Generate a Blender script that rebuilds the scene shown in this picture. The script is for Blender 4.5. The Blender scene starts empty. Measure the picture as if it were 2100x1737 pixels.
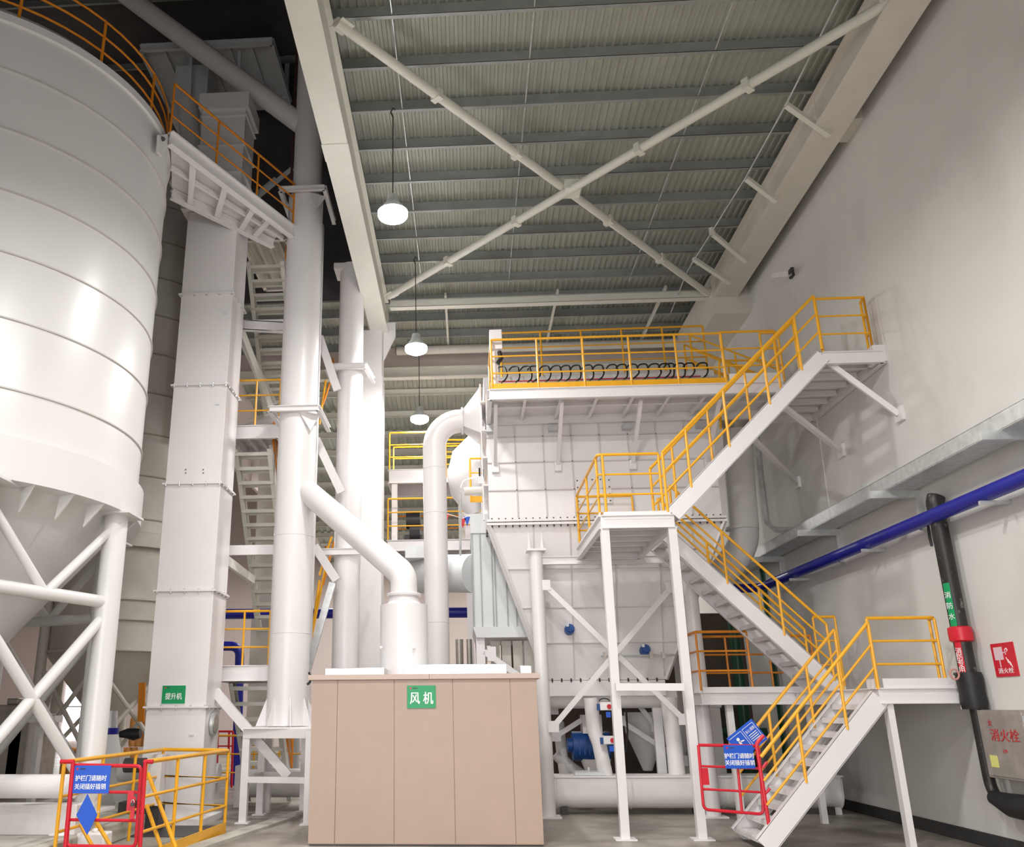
import bpy, bmesh, math, random
from mathutils import Vector, Matrix
random.seed(7)
S = bpy.context.scene
COL = S.collection
PI = math.pi

# ------------------------------------------------------------------ camera
F, PX, PY = 1790.11, 845.18, 868.5
RX, RY, RZ = -0.31629303, 0.06165246, -0.00558465
M3 = (Matrix.Rotation(RX, 3, 'X') @ Matrix.Rotation(RY, 3, 'Y') @ Matrix.Rotation(RZ, 3, 'Z')
      @ Matrix(((1, 0, 0), (0, 0, -1), (0, 1, 0))))
CAM = Vector((0, 0, 1.9))
def P(u, v, x=None, y=None, z=None):
    """world point where the sight line of photo pixel (u,v) meets a plane x=, y= or z="""
    d = M3.transposed() @ Vector(((u-PX)/F, (v-PY)/F, 1))
    t = (x-CAM.x)/d.x if x is not None else (y-CAM.y)/d.y if y is not None else (z-CAM.z)/d.z
    return CAM + d*t
cd = bpy.data.cameras.new('camera'); cam = bpy.data.objects.new('camera', cd); COL.objects.link(cam)
cd.sensor_fit = 'HORIZONTAL'; cd.sensor_width = 36; cd.lens = F/2100*36
cd.shift_x = (1050-PX)/2100; cd.shift_y = 0
R3 = M3.transposed() @ Matrix(((1, 0, 0), (0, -1, 0), (0, 0, -1)))
cam.matrix_world = Matrix.Translation(CAM) @ R3.to_4x4()
cd.clip_end = 300
S.camera = cam

# ------------------------------------------------------------------ world, exposure, lamps
S.view_settings.view_transform = 'Standard'; S.view_settings.look = 'None'
S.view_settings.gamma = 1; S.view_settings.use_curve_mapping = False
S.view_settings.exposure = 0.0
w = bpy.data.worlds.new('world'); S.world = w; w.use_nodes = True
w.node_tree.nodes['Background'].inputs[0].default_value = (0.92, 0.95, 1.0, 1)
w.node_tree.nodes['Background'].inputs[1].default_value = 0.08
S.cycles.max_bounces = 7; S.cycles.diffuse_bounces = 4; S.cycles.glossy_bounces = 3
S.cycles.sample_clamp_indirect = 6
S.cycles.use_denoising = True

LAMP_POS = [(-1.12, 13.38, 10.24), (-1.03, 18.95, 10.04), (-1.22, 24.0, 9.98)]
OFF_LAMPS = [(-1.1, 7.6, 9.6, 300), (-1.1, 1.5, 9.4, 260), (1.2, 8.0, 9.5, 420), (2.6, 1.0, 9.0, 320), (-6.0, 3.0, 9.8, 160), (-12.0, 4.0, 9.8, 130), (3.5, -5, 10.2, 300), (-4.5, -5, 10.2, 300)]  # out of view: lamp rows carried on, plus fill added for the collector front
FAR_LAMPS = [(-13.5, 31, 9.4), (-4.5, 30, 9.4), (3, 32, 9.2), (-12, 36, 9.0), (-5, 40, 8.4), (4, 42, 8.4)]
def lamp_light(p, e, name='bay_or_fill_light', size=0.6, spread=PI):
    l = bpy.data.lights.new(name, 'AREA'); l.shape = 'DISK'; l.size = size; l.energy = e
    l.color = (1.0, 0.97, 0.94); l.spread = spread
    o = bpy.data.objects.new(name, l); COL.objects.link(o); o.location = p
    return o
for p in LAMP_POS: lamp_light((p[0], p[1], p[2]-0.2), 225)
for p in LAMP_POS+FAR_LAMPS:
    pl = bpy.data.lights.new('lamp_glow', 'POINT'); pl.energy = 45; pl.shadow_soft_size = .25; plo = bpy.data.objects.new('lamp_glow', pl); COL.objects.link(plo); plo.location = (p[0], p[1], p[2]-.4)
for p in OFF_LAMPS: lamp_light(p[:3], p[3])
for p in FAR_LAMPS: lamp_light(p, 330)
# unseen soft fill added behind the camera to brighten surfaces facing it
dl = bpy.data.lights.new('rear_fill', 'AREA'); dl.shape = 'RECTANGLE'; dl.size = 14; dl.size_y = 6; dl.energy = 800
dl.color = (1, 0.98, 0.97); dlo = bpy.data.objects.new('rear_fill', dl); COL.objects.link(dlo)
dlo.location = (-5, -10, 3.4); dlo.rotation_euler = (math.radians(74), 0, math.radians(-8)); dl.spread = math.radians(105)

# ------------------------------------------------------------------ materials
def mat(name, col, rough=0.5, metal=0.0, var=0.06, scale=2.0, bump=0.0, bscale=40, emit=None, spec=0.5, dirt=None):
    m = bpy.data.materials.new(name); m.use_nodes = True
    nt = m.node_tree; b = nt.nodes['Principled BSDF']
    b.inputs['Roughness'].default_value = rough; b.inputs['Metallic'].default_value = metal
    b.inputs['Specular IOR Level'].default_value = spec
    tc = nt.nodes.new('ShaderNodeTexCoord')
    nz = nt.nodes.new('ShaderNodeTexNoise'); nz.inputs['Scale'].default_value = scale; nz.inputs['Detail'].default_value = 4
    nt.links.new(tc.outputs['Object'], nz.inputs['Vector'])
    rp = nt.nodes.new('ShaderNodeValToRGB')
    c = Vector(col[:3])
    rp.color_ramp.elements[0].position = 0.3; rp.color_ramp.elements[1].position = 0.7
    rp.color_ramp.elements[0].color = (*(c*(1-var)), 1)
    rp.color_ramp.elements[1].color = (*[min(1, x*(1+var)) for x in c], 1)
    nt.links.new(nz.outputs['Fac'], rp.inputs['Fac'])
    out = rp.outputs['Color']
    if dirt:
        n2 = nt.nodes.new('ShaderNodeTexNoise'); n2.inputs['Scale'].default_value = dirt[1]; n2.inputs['Detail'].default_value = 6
        nt.links.new(tc.outputs['Object'], n2.inputs['Vector'])
        r2 = nt.nodes.new('ShaderNodeValToRGB'); r2.color_ramp.elements[0].position = dirt[2]; r2.color_ramp.elements[1].position = dirt[3]
        nt.links.new(n2.outputs['Fac'], r2.inputs['Fac'])
        mx = nt.nodes.new('ShaderNodeMix'); mx.data_type = 'RGBA'
        nt.links.new(r2.outputs['Color'], mx.inputs[0]); nt.links.new(out, mx.inputs[6]); mx.inputs[7].default_value = (*dirt[0], 1)
        out = mx.outputs[2]
    nt.links.new(out, b.inputs['Base Color'])
    if bump:
        n3 = nt.nodes.new('ShaderNodeTexNoise'); n3.inputs['Scale'].default_value = bscale
        nt.links.new(tc.outputs['Object'], n3.inputs['Vector'])
        bp = nt.nodes.new('ShaderNodeBump'); bp.inputs['Strength'].default_value = bump; bp.inputs['Distance'].default_value = 0.02
        nt.links.new(n3.outputs['Fac'], bp.inputs['Height']); nt.links.new(bp.outputs['Normal'], b.inputs['Normal'])
    if emit:
        b.inputs['Emission Color'].default_value = (*emit[0], 1); b.inputs['Emission Strength'].default_value = emit[1]
    return m
WHITE = mat('white_paint', (0.80, 0.775, 0.775), 0.32, var=0.02, scale=1.2)
WHITEM = mat('white_matte_paint', (0.80, 0.775, 0.765), 0.5, var=0.03, scale=1.5)
SILO = mat('silo_paint', (0.72, 0.71, 0.70), 0.3, var=0.02, scale=0.6)
CREAM = mat('cream_paint', (0.70, 0.665, 0.60), 0.45, var=0.04)
BEAM = mat('beam_paint', (0.72, 0.71, 0.64), 0.5, var=0.03)
GREYW = mat('grey_white_panel', (0.68, 0.70, 0.71), 0.4, var=0.03)
GALV = mat('galvanized_steel', (0.62, 0.64, 0.64), 0.38, 0.55, var=0.12, scale=8)
GALVR = mat('galvanized_purlin', (0.33, 0.345, 0.335), 0.5, 0.3, var=0.1, scale=3)
STEEL = mat('brushed_steel', (0.50, 0.46, 0.42), 0.4, 0.6, var=0.15, scale=5)
RIB = mat('rib_paint', (0.63, 0.59, 0.57), 0.5, var=0.08)
TAN = mat('tan_panel', (0.45, 0.335, 0.265), 0.45, var=0.02, scale=3, bump=0.05, bscale=250)
TANL = mat('tan_trim', (0.55, 0.43, 0.37), 0.45, var=0.02)
YEL = mat('yellow_paint', (0.86, 0.42, 0.015), 0.35, var=0.05, scale=6)
ORA = mat('orange_paint', (0.72, 0.24, 0.012), 0.4, var=0.08, scale=6)
RED = mat('red_paint', (0.62, 0.012, 0.03), 0.35, var=0.06, scale=6)
REDS = mat('red_sign', (0.60, 0.01, 0.03), 0.4, var=0.02)
GRN = mat('green_sign', (0.0, 0.30, 0.10), 0.4, var=0.02)
BLUS = mat('blue_sign', (0.01, 0.10, 0.60), 0.4, var=0.03)
BLU = mat('blue_pipe_paint', (0.008, 0.012, 0.30), 0.35, var=0.08, scale=4)
MOTB = mat('motor_blue', (0.01, 0.07, 0.28), 0.45, var=0.15, scale=10)
DGRN = mat('dark_green_pipe', (0.003, 0.06, 0.025), 0.4, var=0.1)
BLK = mat('black_rubber', (0.012, 0.012, 0.014), 0.5, var=0.2, scale=10)
BLKP = mat('black_cast_pipe', (0.018, 0.016, 0.015), 0.42, var=0.5, scale=6, dirt=((0.25, 0.24, 0.23), 9, 0.62, 0.75))
DARK = mat('dark_metal', (0.05, 0.045, 0.045), 0.5, var=0.2)
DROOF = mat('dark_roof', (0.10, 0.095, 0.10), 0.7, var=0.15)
LETW = mat('white_lettering', (0.9, 0.9, 0.9), 0.5, var=0.0)
LETR = mat('red_lettering', (0.55, 0.03, 0.04), 0.5, var=0.0)
VLV = mat('green_valve', (0.12, 0.22, 0.12), 0.5, var=0.3, scale=20)
NOTE = mat('yellow_note', (0.72, 0.72, 0.22), 0.7, var=0.03)
BAGS = mat('orange_sacks', (0.80, 0.38, 0.12), 0.7, var=0.2, scale=4)
BANN = mat('crimson_banner', (0.55, 0.01, 0.06), 0.6, var=0.2, scale=3)
CONC = mat('plinth_concrete', (0.48, 0.47, 0.42), 0.75, var=0.15, scale=1.2, bump=0.3, bscale=12, dirt=((0.30, 0.30, 0.26), 1.7, 0.5, 0.7))
FLOORM = mat('floor_concrete', (0.36, 0.33, 0.285), 0.42, var=0.16, scale=0.7, bump=0.12, bscale=9, dirt=((0.17, 0.145, 0.12), 0.9, 0.42, 0.66))
WALLM = mat('plaster_wall', (0.70, 0.69, 0.66), 0.75, var=0.03, scale=0.5, bump=0.05, bscale=30, dirt=((0.62, 0.60, 0.57), 0.8, 0.5, 0.8))
WALLF = mat('far_wall_panel', (0.72, 0.62, 0.585), 0.7, var=0.03, scale=0.3)
BASEB = mat('dark_skirting', (0.035, 0.035, 0.035), 0.55, var=0.3, scale=3)
SKY = mat('daylight_pane', (0.9, 0.93, 1), 0.5, var=0, emit=((0.95, 0.97, 1.0), 9))
LAMPE = mat('lamp_glass', (1, 1, 1), 0.5, var=0, emit=((0.96, 0.98, 1.0), 60))
def roof_mat():
    m = mat('corrugated_roof', (0.41, 0.425, 0.365), 0.55, 0.15, var=0.08, scale=1.3)
    return m
ROOFM = roof_mat()

# ------------------------------------------------------------------ mesh builder
WL = {}
XF = [None]
def xf(v): return CAM+(v-CAM)*XF[0] if XF[0] else v
class MB:
    def __init__(s): s.v = []; s.f = []
    def add(s, vs, fs):
        n = len(s.v); s.v += [Vector(a) for a in vs]; s.f += [[i+n for i in f] for f in fs]; return s
    def hexa(s, c, ax, ay, az):
        c, ax, ay, az = map(Vector, (c, ax, ay, az))
        vs = [c+ax*i+ay*j+az*k for k in (-.5, .5) for j in (-.5, .5) for i in (-.5, .5)]
        return s.add(vs, [(0, 2, 3, 1), (4, 5, 7, 6), (0, 1, 5, 4), (2, 6, 7, 3), (0, 4, 6, 2), (1, 3, 7, 5)])
    def box(s, x0, x1, y0, y1, z0, z1):
        return s.hexa(((x0+x1)/2, (y0+y1)/2, (z0+z1)/2), (x1-x0, 0, 0), (0, y1-y0, 0), (0, 0, z1-z0))
    def bar(s, p, q, w=.1, h=.1, up=(0, 0, 1)):
        p, q = Vector(p), Vector(q); d = q-p; L = d.length
        if L < 1e-6: return s
        d /= L; up = Vector(up)
        if abs(d.dot(up)) > .98: up = Vector((0, 1, 0))
        a = d.cross(up).normalized(); b = a.cross(d).normalized()
        return s.hexa((p+q)/2, d*L, a*w, b*h)
    def ibar(s, p, q, w=.2, h=.3, t=.02, up=(0, 0, 1)):
        p, q = Vector(p), Vector(q); d = (q-p).normalized(); up = Vector(up)
        if abs(d.dot(up)) > .98: up = Vector((0, 1, 0))
        a = d.cross(up).normalized(); b = a.cross(d).normalized()
        s.bar(p, q, t, h-2*t, up); s.bar(p+b*(h/2-t/2), q+b*(h/2-t/2), w, t, up); s.bar(p-b*(h/2-t/2), q-b*(h/2-t/2), w, t, up)
        return s
    def tube(s, p, q, r, r2=None, n=14, caps=True):
        p, q = Vector(p), Vector(q); r2 = r if r2 is None else r2
        d = (q-p).normalized(); u = Vector((0, 0, 1)) if abs(d.z) < .9 else Vector((1, 0, 0))
        a = d.cross(u).normalized(); b = d.cross(a)
        vs = []
        for c, rr in ((p, r), (q, r2)):
            vs += [c+(a*math.cos(2*PI*i/n)+b*math.sin(2*PI*i/n))*rr for i in range(n)]
        fs = [(i, (i+1) % n, n+(i+1) % n, n+i) for i in range(n)]
        if caps: fs += [tuple(range(n))[::-1], tuple(range(n, 2*n))]
        return s.add(vs, fs)
    def lathe(s, cx, cy, prof, n=48, cap=True):
        """prof = [(r, z), ...]"""
        vs = []; fs = []
        for r, z in prof: vs += [(cx+r*math.cos(2*PI*i/n), cy+r*math.sin(2*PI*i/n), z) for i in range(n)]
        for k in range(len(prof)-1):
            fs += [(k*n+i, k*n+(i+1) % n, (k+1)*n+(i+1) % n, (k+1)*n+i) for i in range(n)]
        if cap: fs += [tuple(range(n))[::-1], tuple(range((len(prof)-1)*n, len(prof)*n))]
        return s.add(vs, fs)
    def path(s, pts, r, n=10, closed=False, caps=True):
        pts = [Vector(p) for p in pts]; N = len(pts); vs = []; prev = None
        for i in range(N):
            if closed: d = (pts[(i+1) % N]-pts[i-1])
            elif i == 0: d = pts[1]-pts[0]
            elif i == N-1: d = pts[-1]-pts[-2]
            else: d = (pts[i+1]-pts[i]).normalized()+(pts[i]-pts[i-1]).normalized()
            d = d.normalized()
            if prev is None:
                u = Vector((0, 0, 1)) if abs(d.z) < .9 else Vector((1, 0, 0)); a = d.cross(u).normalized()
            else:
                a = (prev-d*prev.dot(d)).normalized()
            prev = a; b = d.cross(a)
            k = 1.0
            if 0 < i < N-1 and not closed:
                co = max(.3, (pts[i+1]-pts[i]).normalized().dot(d)); k = 1/co if co > .75 else 1.15
            rr = r[i] if isinstance(r, (list, tuple)) else r
            vs += [pts[i]+(a*math.cos(2*PI*j/n)+b*math.sin(2*PI*j/n))*rr*(1 if n > 8 else 1) for j in range(n)]
        fs = []
        for i in range(N if closed else N-1):
            i2 = (i+1) % N
            fs += [(i*n+j, i*n+(j+1) % n, i2*n+(j+1) % n, i2*n+j) for j in range(n)]
        if not closed and caps: fs += [tuple(range(n))[::-1], tuple(range((N-1)*n, N*n))]
        return s.add(vs, fs)
    def prism(s, pts, ext):
        pts = [Vector(p) for p in pts]; e = Vector(ext); n = len(pts)
        return s.add(pts+[p+e for p in pts], [tuple(range(n))[::-1], tuple(range(n, 2*n))]+[(i, (i+1) % n, n+(i+1) % n, n+i) for i in range(n)])
    def loft(s, A, B):
        A = [Vector(a) for a in A]; B = [Vector(b) for b in B]; n = len(A)
        return s.add(A+B, [tuple(range(n))[::-1], tuple(range(n, 2*n))]+[(i, (i+1) % n, n+(i+1) % n, n+i) for i in range(n)])
    def build(s, name, m, parent=None, bev=0, ang=35):
        me = bpy.data.meshes.new(name)
        off = WL.get(parent.name, Vector((0, 0, 0))) if parent else Vector((0, 0, 0))
        me.from_pydata([xf(v)-off for v in s.v], [], s.f); me.update()
        bm = bmesh.new(); bm.from_mesh(me); bmesh.ops.recalc_face_normals(bm, faces=bm.faces); bm.to_mesh(me); bm.free()
        me.materials.append(m)
        me.shade_smooth(); me.set_sharp_from_angle(angle=math.radians(ang))
        o = bpy.data.objects.new(name, me); COL.objects.link(o)
        if parent: o.parent = parent
        WL[o.name] = off
        if bev:
            b = o.modifiers.new('bevel', 'BEVEL'); b.width = bev; b.segments = 2; b.limit_method = 'ANGLE'
        return o
def fillet(pts, r, k=6):
    pts = [Vector(p) for p in pts]; out = [pts[0]]
    for i in range(1, len(pts)-1):
        a, b, c = pts[i-1], pts[i], pts[i+1]; u = (a-b); v = (c-b)
        rr = min(r, u.length*.49, v.length*.49); p0 = b+u.normalized()*rr; p1 = b+v.normalized()*rr
        for j in range(k+1):
            t = j/k; out.append(p0*(1-t)**2+b*2*t*(1-t)+p1*t*t)
    out.append(pts[-1]); return out
def thing(name, label, cat, loc=(0, 0, 0), group=None):
    o = bpy.data.objects.new(name, None); COL.objects.link(o); o.location = loc; o.empty_display_size = .2
    WL[o.name] = Vector(loc); return tag(o, label, cat, group)
def tag(o, label, cat, group=None):
    o['label'] = label; o['category'] = cat
    if group: o['group'] = group
    return o
def struct(o): o['kind'] = 'structure'; return o
def copy_tree(o, parent=None):
    c = o.copy(); COL.objects.link(c)
    if parent: c.parent = parent
    for ch in list(o.children): copy_tree(ch, c)
    return c
def text(parent, body, c, right, up, size, m, width=1.0, thick=.004, name='lettering', align='CENTER', bold=0.0):
    cu = bpy.data.curves.new('lettering', 'FONT'); cu.body = body; cu.size = 1; cu.align_x = align; cu.align_y = 'CENTER'
    cu.extrude = thick/size/2
    t = bpy.data.objects.new('tmp_text', cu); COL.objects.link(t)
    bpy.context.view_layer.update()
    me = bpy.data.meshes.new_from_object(t.evaluated_get(bpy.context.evaluated_depsgraph_get()))
    bpy.data.objects.remove(t)
    r = Vector(right).normalized(); u = Vector(up).normalized(); nn = r.cross(u).normalized(); c = Vector(c)
    off = WL.get(parent.name, Vector((0, 0, 0)))
    for v in me.vertices:
        v.co = c-off+r*v.co.x*size*width+u*v.co.y*size+nn*v.co.z*size
    me.materials.clear(); me.materials.append(m)
    if bold:
        bm = bmesh.new(); bm.from_mesh(me); g0 = list(bm.verts)+list(bm.edges)+list(bm.faces)
        for kk, (dx, dy) in enumerate(((bold, 0), (-bold, 0), (0, bold))):
            d = bmesh.ops.duplicate(bm, geom=g0); vv = [e for e in d['geom'] if isinstance(e, bmesh.types.BMVert)]
            bmesh.ops.translate(bm, verts=vv, vec=r*dx*size+u*dy*size-nn*.0005*(kk+1))
        bm.to_mesh(me); bm.free()
    o = bpy.data.objects.new(name, me); COL.objects.link(o); o.parent = parent; WL[o.name] = off
    return o

# ------------------------------------------------------------------ railing / stairs / platforms
def railing(parent, pts, h=1.05, m=YEL, spacing=1.1, mids=2, r=.022, toe=None, toe_h=.14, posts=None, ends=True):
    pts = [Vector(p) for p in pts]; up = Vector((0, 0, 1))
    mb = MB()
    top = [p+up*h for p in pts]
    mb.path(fillet(top, .07, 4), r*1.15, 8)
    for k in range(1, mids+1):
        mb.path([p+up*h*k/(mids+1) for p in pts], r*.8, 8)
    rail = mb.build('handrail', m, parent)
    L = []
    for i in range(len(pts)-1):
        a, b = pts[i], pts[i+1]; n = max(1, round((b-a).length/spacing))
        for j in range(n): L.append(a.lerp(b, j/n))
    L.append(pts[-1])
    if posts is not None: L = posts
    for q in L:
        MB().tube(q, Vector(q)+up*(h-.01), r, n=8).build('post', m, rail)
    if toe:
        t = MB()
        for i in range(len(pts)-1): t.bar(pts[i]+up*toe_h/2, pts[i+1]+up*toe_h/2, .012, toe_h)
        t.build('toe_board', toe, parent)
    return rail
def flight(name, label, p0, p1, wv, n, m=WHITE, rm=YEL, rail_near=True, rail_far=True, sh=.24, rh=1.0, post_ts=(.08, .36, .64, .92), group=None, dep=.27, tm=None, t0=None):
    p0, p1, wv = Vector(p0), Vector(p1), Vector(wv)
    b = thing(name, label, 'stairs', (p0.x, p0.y, min(p0.z, p1.z)), group)
    d = (p1-p0); hd = Vector((d.x, d.y, 0)).normalized(); up = Vector((0, 0, 1))
    for k, q in enumerate((Vector((0, 0, 0)), wv)):
        mb = MB(); wn = wv.normalized()
        mb.bar(p0+q, p1+q, .02, sh); s = 1 if k == 0 else -1
        nrm = d.normalized().cross(wn).normalized()
        for e in (1, -1):
            mb.bar(p0+q+nrm*e*sh/2+wn*s*.035, p1+q+nrm*e*sh/2+wn*s*.035, .09, .014)
        mb.build('stringer', m, b)
    for i in range(n):
        t = (i+.5)/n; c = p0+d*t+wv/2
        mb = MB(); mb.hexa(c, hd*dep, wv*.97, up*.035)
        mb.hexa(c-hd*dep/2-up*.03, hd*.012, wv*.97, up*.06); mb.hexa(c+hd*dep/2-up*.03, hd*.012, wv*.97, up*.06)
        mb.build('tread', tm or m, b)
    for on, q in ((rail_near, Vector((0, 0, 0))), (rail_far, wv)):
        if not on: continue
        a, c = p0+q+up*.12, p1+q+up*.12
        mb = MB(); ta, tc_ = a.lerp(c, post_ts[0] if t0 is None else t0), a.lerp(c, post_ts[-1])
        mb.path([ta+up*rh, tc_+up*rh], .026, 8)
        for k in (1, 2): mb.path([ta+up*rh*k/3, tc_+up*rh*k/3], .018, 8)
        rail = mb.build('handrail', rm, b)
        for t in post_ts:
            v = a.lerp(c, t); MB().tube(v, v+up*rh, .024, n=8).build('post', rm, rail)
    return b
def platform(name, label, x0, x1, y0, y1, z, m=WHITE, joists=4, fh=.22, jdir='x', um=None):
    b = thing(name, label, 'platform', (x0, y0, z-fh))
    MB().box(x0+.02, x1-.02, y0+.02, y1-.02, z-.03, z).build('deck', um or m, b)
    mb = MB()
    for (p, q) in (((x0, y0), (x1, y0)), ((x0, y1), (x1, y1)), ((x0, y0), (x0, y1)), ((x1, y0), (x1, y1))):
        mb.ibar((p[0], p[1], z-fh/2), (q[0], q[1], z-fh/2), .09, fh, .015)
    mb.build('edge_beam', m, b)
    for i in range(joists):
        t = (i+1)/(joists+1); j = MB()
        if jdir == 'x': yy = y0+(y1-y0)*t; j.ibar((x0+.05, yy, z-.09), (x1-.05, yy, z-.09), .06, .11, .01)
        else: xx = x0+(x1-x0)*t; j.ibar((xx, y0+.05, z-.09), (xx, y1-.05, z-.09), .06, .11, .01)
        j.build('joist', m, b)
    return b

# ================================================================== SETTING
WX = 7.30
struct(MB().box(-26, WX+.3, -12, 46, -.3, 0).build('floor', FLOORM))
struct(MB().box(WX, WX+.3, -12, 45, 0, 15).build('wall_right', WALLM))
struct(MB().box(-26, WX, 45, 45.3, 0, 9.2).box(-26, -6.9, 45, 45.3, 9.2, 20).build('wall_back', WALLF))
struct(MB().box(-26.3, -26, -12, 45, 0, 20).build('wall_left', WALLF))
struct(MB().box(.9, WX, 24.2, 24.4, 0, 4.3).build('shade_backing', mat('shade_brown', (.10, .075, .06), .7, var=.2, scale=.8)))  # added dark brown panel, its colour stands in for shade behind hopper and stairs
struct(MB().box(WX-.025, WX, -12, 44.9, 0, .19).build('baseboard_right', BASEB))
# corrugated roof sheets over the bay, ribs running with depth
def corrugated(x0, x1, pts, name, m, pitch=.14, d=.025):
    mb = MB(); xs = []; x = x0
    while x < x1:
        for dx, dz in ((0, 0), (.35*pitch, 0), (.45*pitch, d), (.9*pitch, d)): xs.append((x+dx, dz))
        x += pitch
    n = len(xs)
    vs = []
    for y, z in pts: vs += [(a, y, z+c) for a, c in xs]
    fs = []
    for k in range(len(pts)-1): fs += [(k*n+i, k*n+i+1, (k+1)*n+i+1, (k+1)*n+i) for i in range(n-1)]
    mb.add(vs, fs); return mb.build(name, m, ang=10)
struct(corrugated(-2.2, WX, [(-1, 12.63), (25.2, 12.63)], 'ceiling', ROOFM))
struct(corrugated(-6.9, -2.2, [(21.5, 12.63), (25.2, 12.63)], 'ceiling', ROOFM))
struct(corrugated(-6.9, WX, [(25.25, 11.72), (45, 8.9)], 'ceiling', ROOFM, pitch=.3, d=.05))
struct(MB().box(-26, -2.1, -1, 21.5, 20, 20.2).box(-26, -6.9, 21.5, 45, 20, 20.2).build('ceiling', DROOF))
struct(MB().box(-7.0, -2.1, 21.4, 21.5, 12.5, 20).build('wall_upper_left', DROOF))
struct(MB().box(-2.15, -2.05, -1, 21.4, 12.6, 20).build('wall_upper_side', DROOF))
struct(MB().box(-6.9, WX, 25.1, 25.25, 11.62, 12.63).build('wall_upper_end', WALLF))
struct(MB().box(-7.0, -6.9, 21.5, 45, 8.9, 20).build('wall_upper_side', WALLF))
bm_ = MB(); bm_.ibar((-6.9, 24.97, 11.72), (WX, 24.97, 11.72), .25, .34, .03); struct(bm_.build('trim_1', BEAM))
# purlins
def purlin(x0, x1, y, z, m=GALVR, h=.26):
    mb = MB(); mb.box(x0, x1, y-.006, y+.006, z, z+h); mb.box(x0, x1, y-.07, y, z, z+.012); mb.box(x0, x1, y, y+.07, z+h-.012, z+h)
    mb.box(x0, x1, y-.07, y-.06, z, z+.03)
    return mb
ys = [12.36+1.147*i for i in range(-5, 12)]
ys = [y for y in ys if y < 25.0]
for i, y in enumerate(ys):
    tag(purlin(-2.0, WX, y-.05+.02, 12.37).build('roof_purlin', GALVR), 'grey galvanised purlin crossing under the corrugated roof of the tall bay', 'purlin', 'purlins under the tall bay roof')
for y in (22.3, 23.5, 24.7):
    tag(purlin(-6.9, -2.7, y, 12.37).build('roof_purlin', GALVR), 'grey purlin under the small strip of roof behind the tall white pipes', 'purlin', 'purlins behind the tall pipes')
k = 0; y = 26.0
while y < 44.5:
    z = 11.75-(y-25)*.1425-.24
    tag(purlin(-6.85, WX, y, z, h=.22).build('roof_purlin', BEAM), 'pale purlin under the lower roof far beyond the end panel', 'purlin', 'purlins under the far lower roof')
    y += 1.5
for z in (17.0,):
    for y in (9, 12, 15, 18, 20.5):
        tag(purlin(-20, -2.2, y, 19.7, GALVR, .25).build('roof_purlin', GALVR), 'dim purlin under the dark high roof above the silo', 'purlin', 'purlins under the dark high roof')
# thin sag rods between purlins
for x in (-.95, 1.3, 4.4):
    mb = MB(); mb.tube((x, 7.6, 12.40), (x, 20.6, 12.40), .012, n=6)
    tag(mb.build('sag_rod', GALV), {-.95: 'thin sag rod tying the purlins beside the left rafter', 1.3: 'thin sag rod tying the purlins midway across the bay', 4.4: 'thin sag rod tying the purlins nearest the right wall'}[x], 'rod')
for x, lb in ((-.35, 'leftmost'), (2.6, 'middle'), (5.4, 'rightmost')):
    mb = MB(); mb.box(x-.03, x+.03, 20.9, 24.9, 12.30, 12.38)
    tag(mb.build('purlin_strut', BEAM), lb+' of the three pale struts crossing the last purlins behind the eave beam', 'strut')

# rafters
def box_rafter(x0, x1, y0, y1, z0, z1, name, label, m=BEAM):
    t = thing(name, label, 'beam', (x0, y0, z0))
    MB().box(x0-.03, x1+.03, y0, y1, z0, z0+.03).build('bottom_flange', m, t)
    MB().box(x0+.06, x1-.06, y0, y1, z0+.03, z1).build('web', m, t)
    MB().box(x0-.03, x1+.03, y0, y1, z1-.03, z1).build('top_flange', m, t)
    return t
t = box_rafter(-2.32, -1.92, 3.0, 21.3, 11.40, 12.36, 'roof_rafter', 'heavy pale roof rafter running back to the square white column')
for y in (13.0,):
    MB().box(-2.36, -1.88, y, y+.5, 11.385, 11.40).build('splice_plate', BEAM, t)
t = box_rafter(6.45, 7.0, -1.0, 24.5, 11.75, 12.36, 'roof_rafter', 'cream roof rafter running along the top of the right wall', CREAM)
MB().box(6.4, 7.3, 20.4, 24.6, 11.3, 12.36).build('haunch', CREAM, t)
MB().box(6.5, 7.3, 13.6, 14.3, 11.9, 12.37).build('knee', CREAM, t)
# square white column
t = thing('square_column', 'square white box column standing between the tall round pipes', 'column', (-2.33, 21.3, 0))
MB().box(-2.64, -2.02, 21.0, 21.6, 0, 10.1).build('shaft', WHITEM, t)
MB().box(-2.68, -2.04, 20.97, 21.6, 10.1, 11.40).build('head', WHITEM, t)
MB().prism([(-2.02, 21.2, 11.7), (-1.7, 21.2, 11.7), (-1.7, 21.2, 11.3), (-2.02, 21.2, 10.6)], (0, .06, 0)).build('gusset', WHITEM, t)
# eave beam and horizontal beam
tag(MB().ibar((-1.8, 20.77, 12.0), (6.5, 20.77, 12.0), .2, .22, .02).box(-1.8, 6.5, 20.67, 20.69, 11.9, 12.1).build('eave_beam', BEAM), 'long pale horizontal beam spanning the bay from column to right wall', 'beam')
tag(MB().tube((-1.9, 24.2, 12.15), (6.7, 24.2, 12.15), .13, n=16).build('tie_tube', CREAM), 'round cream tie tube across the bay behind the eave beam', 'beam')
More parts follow.
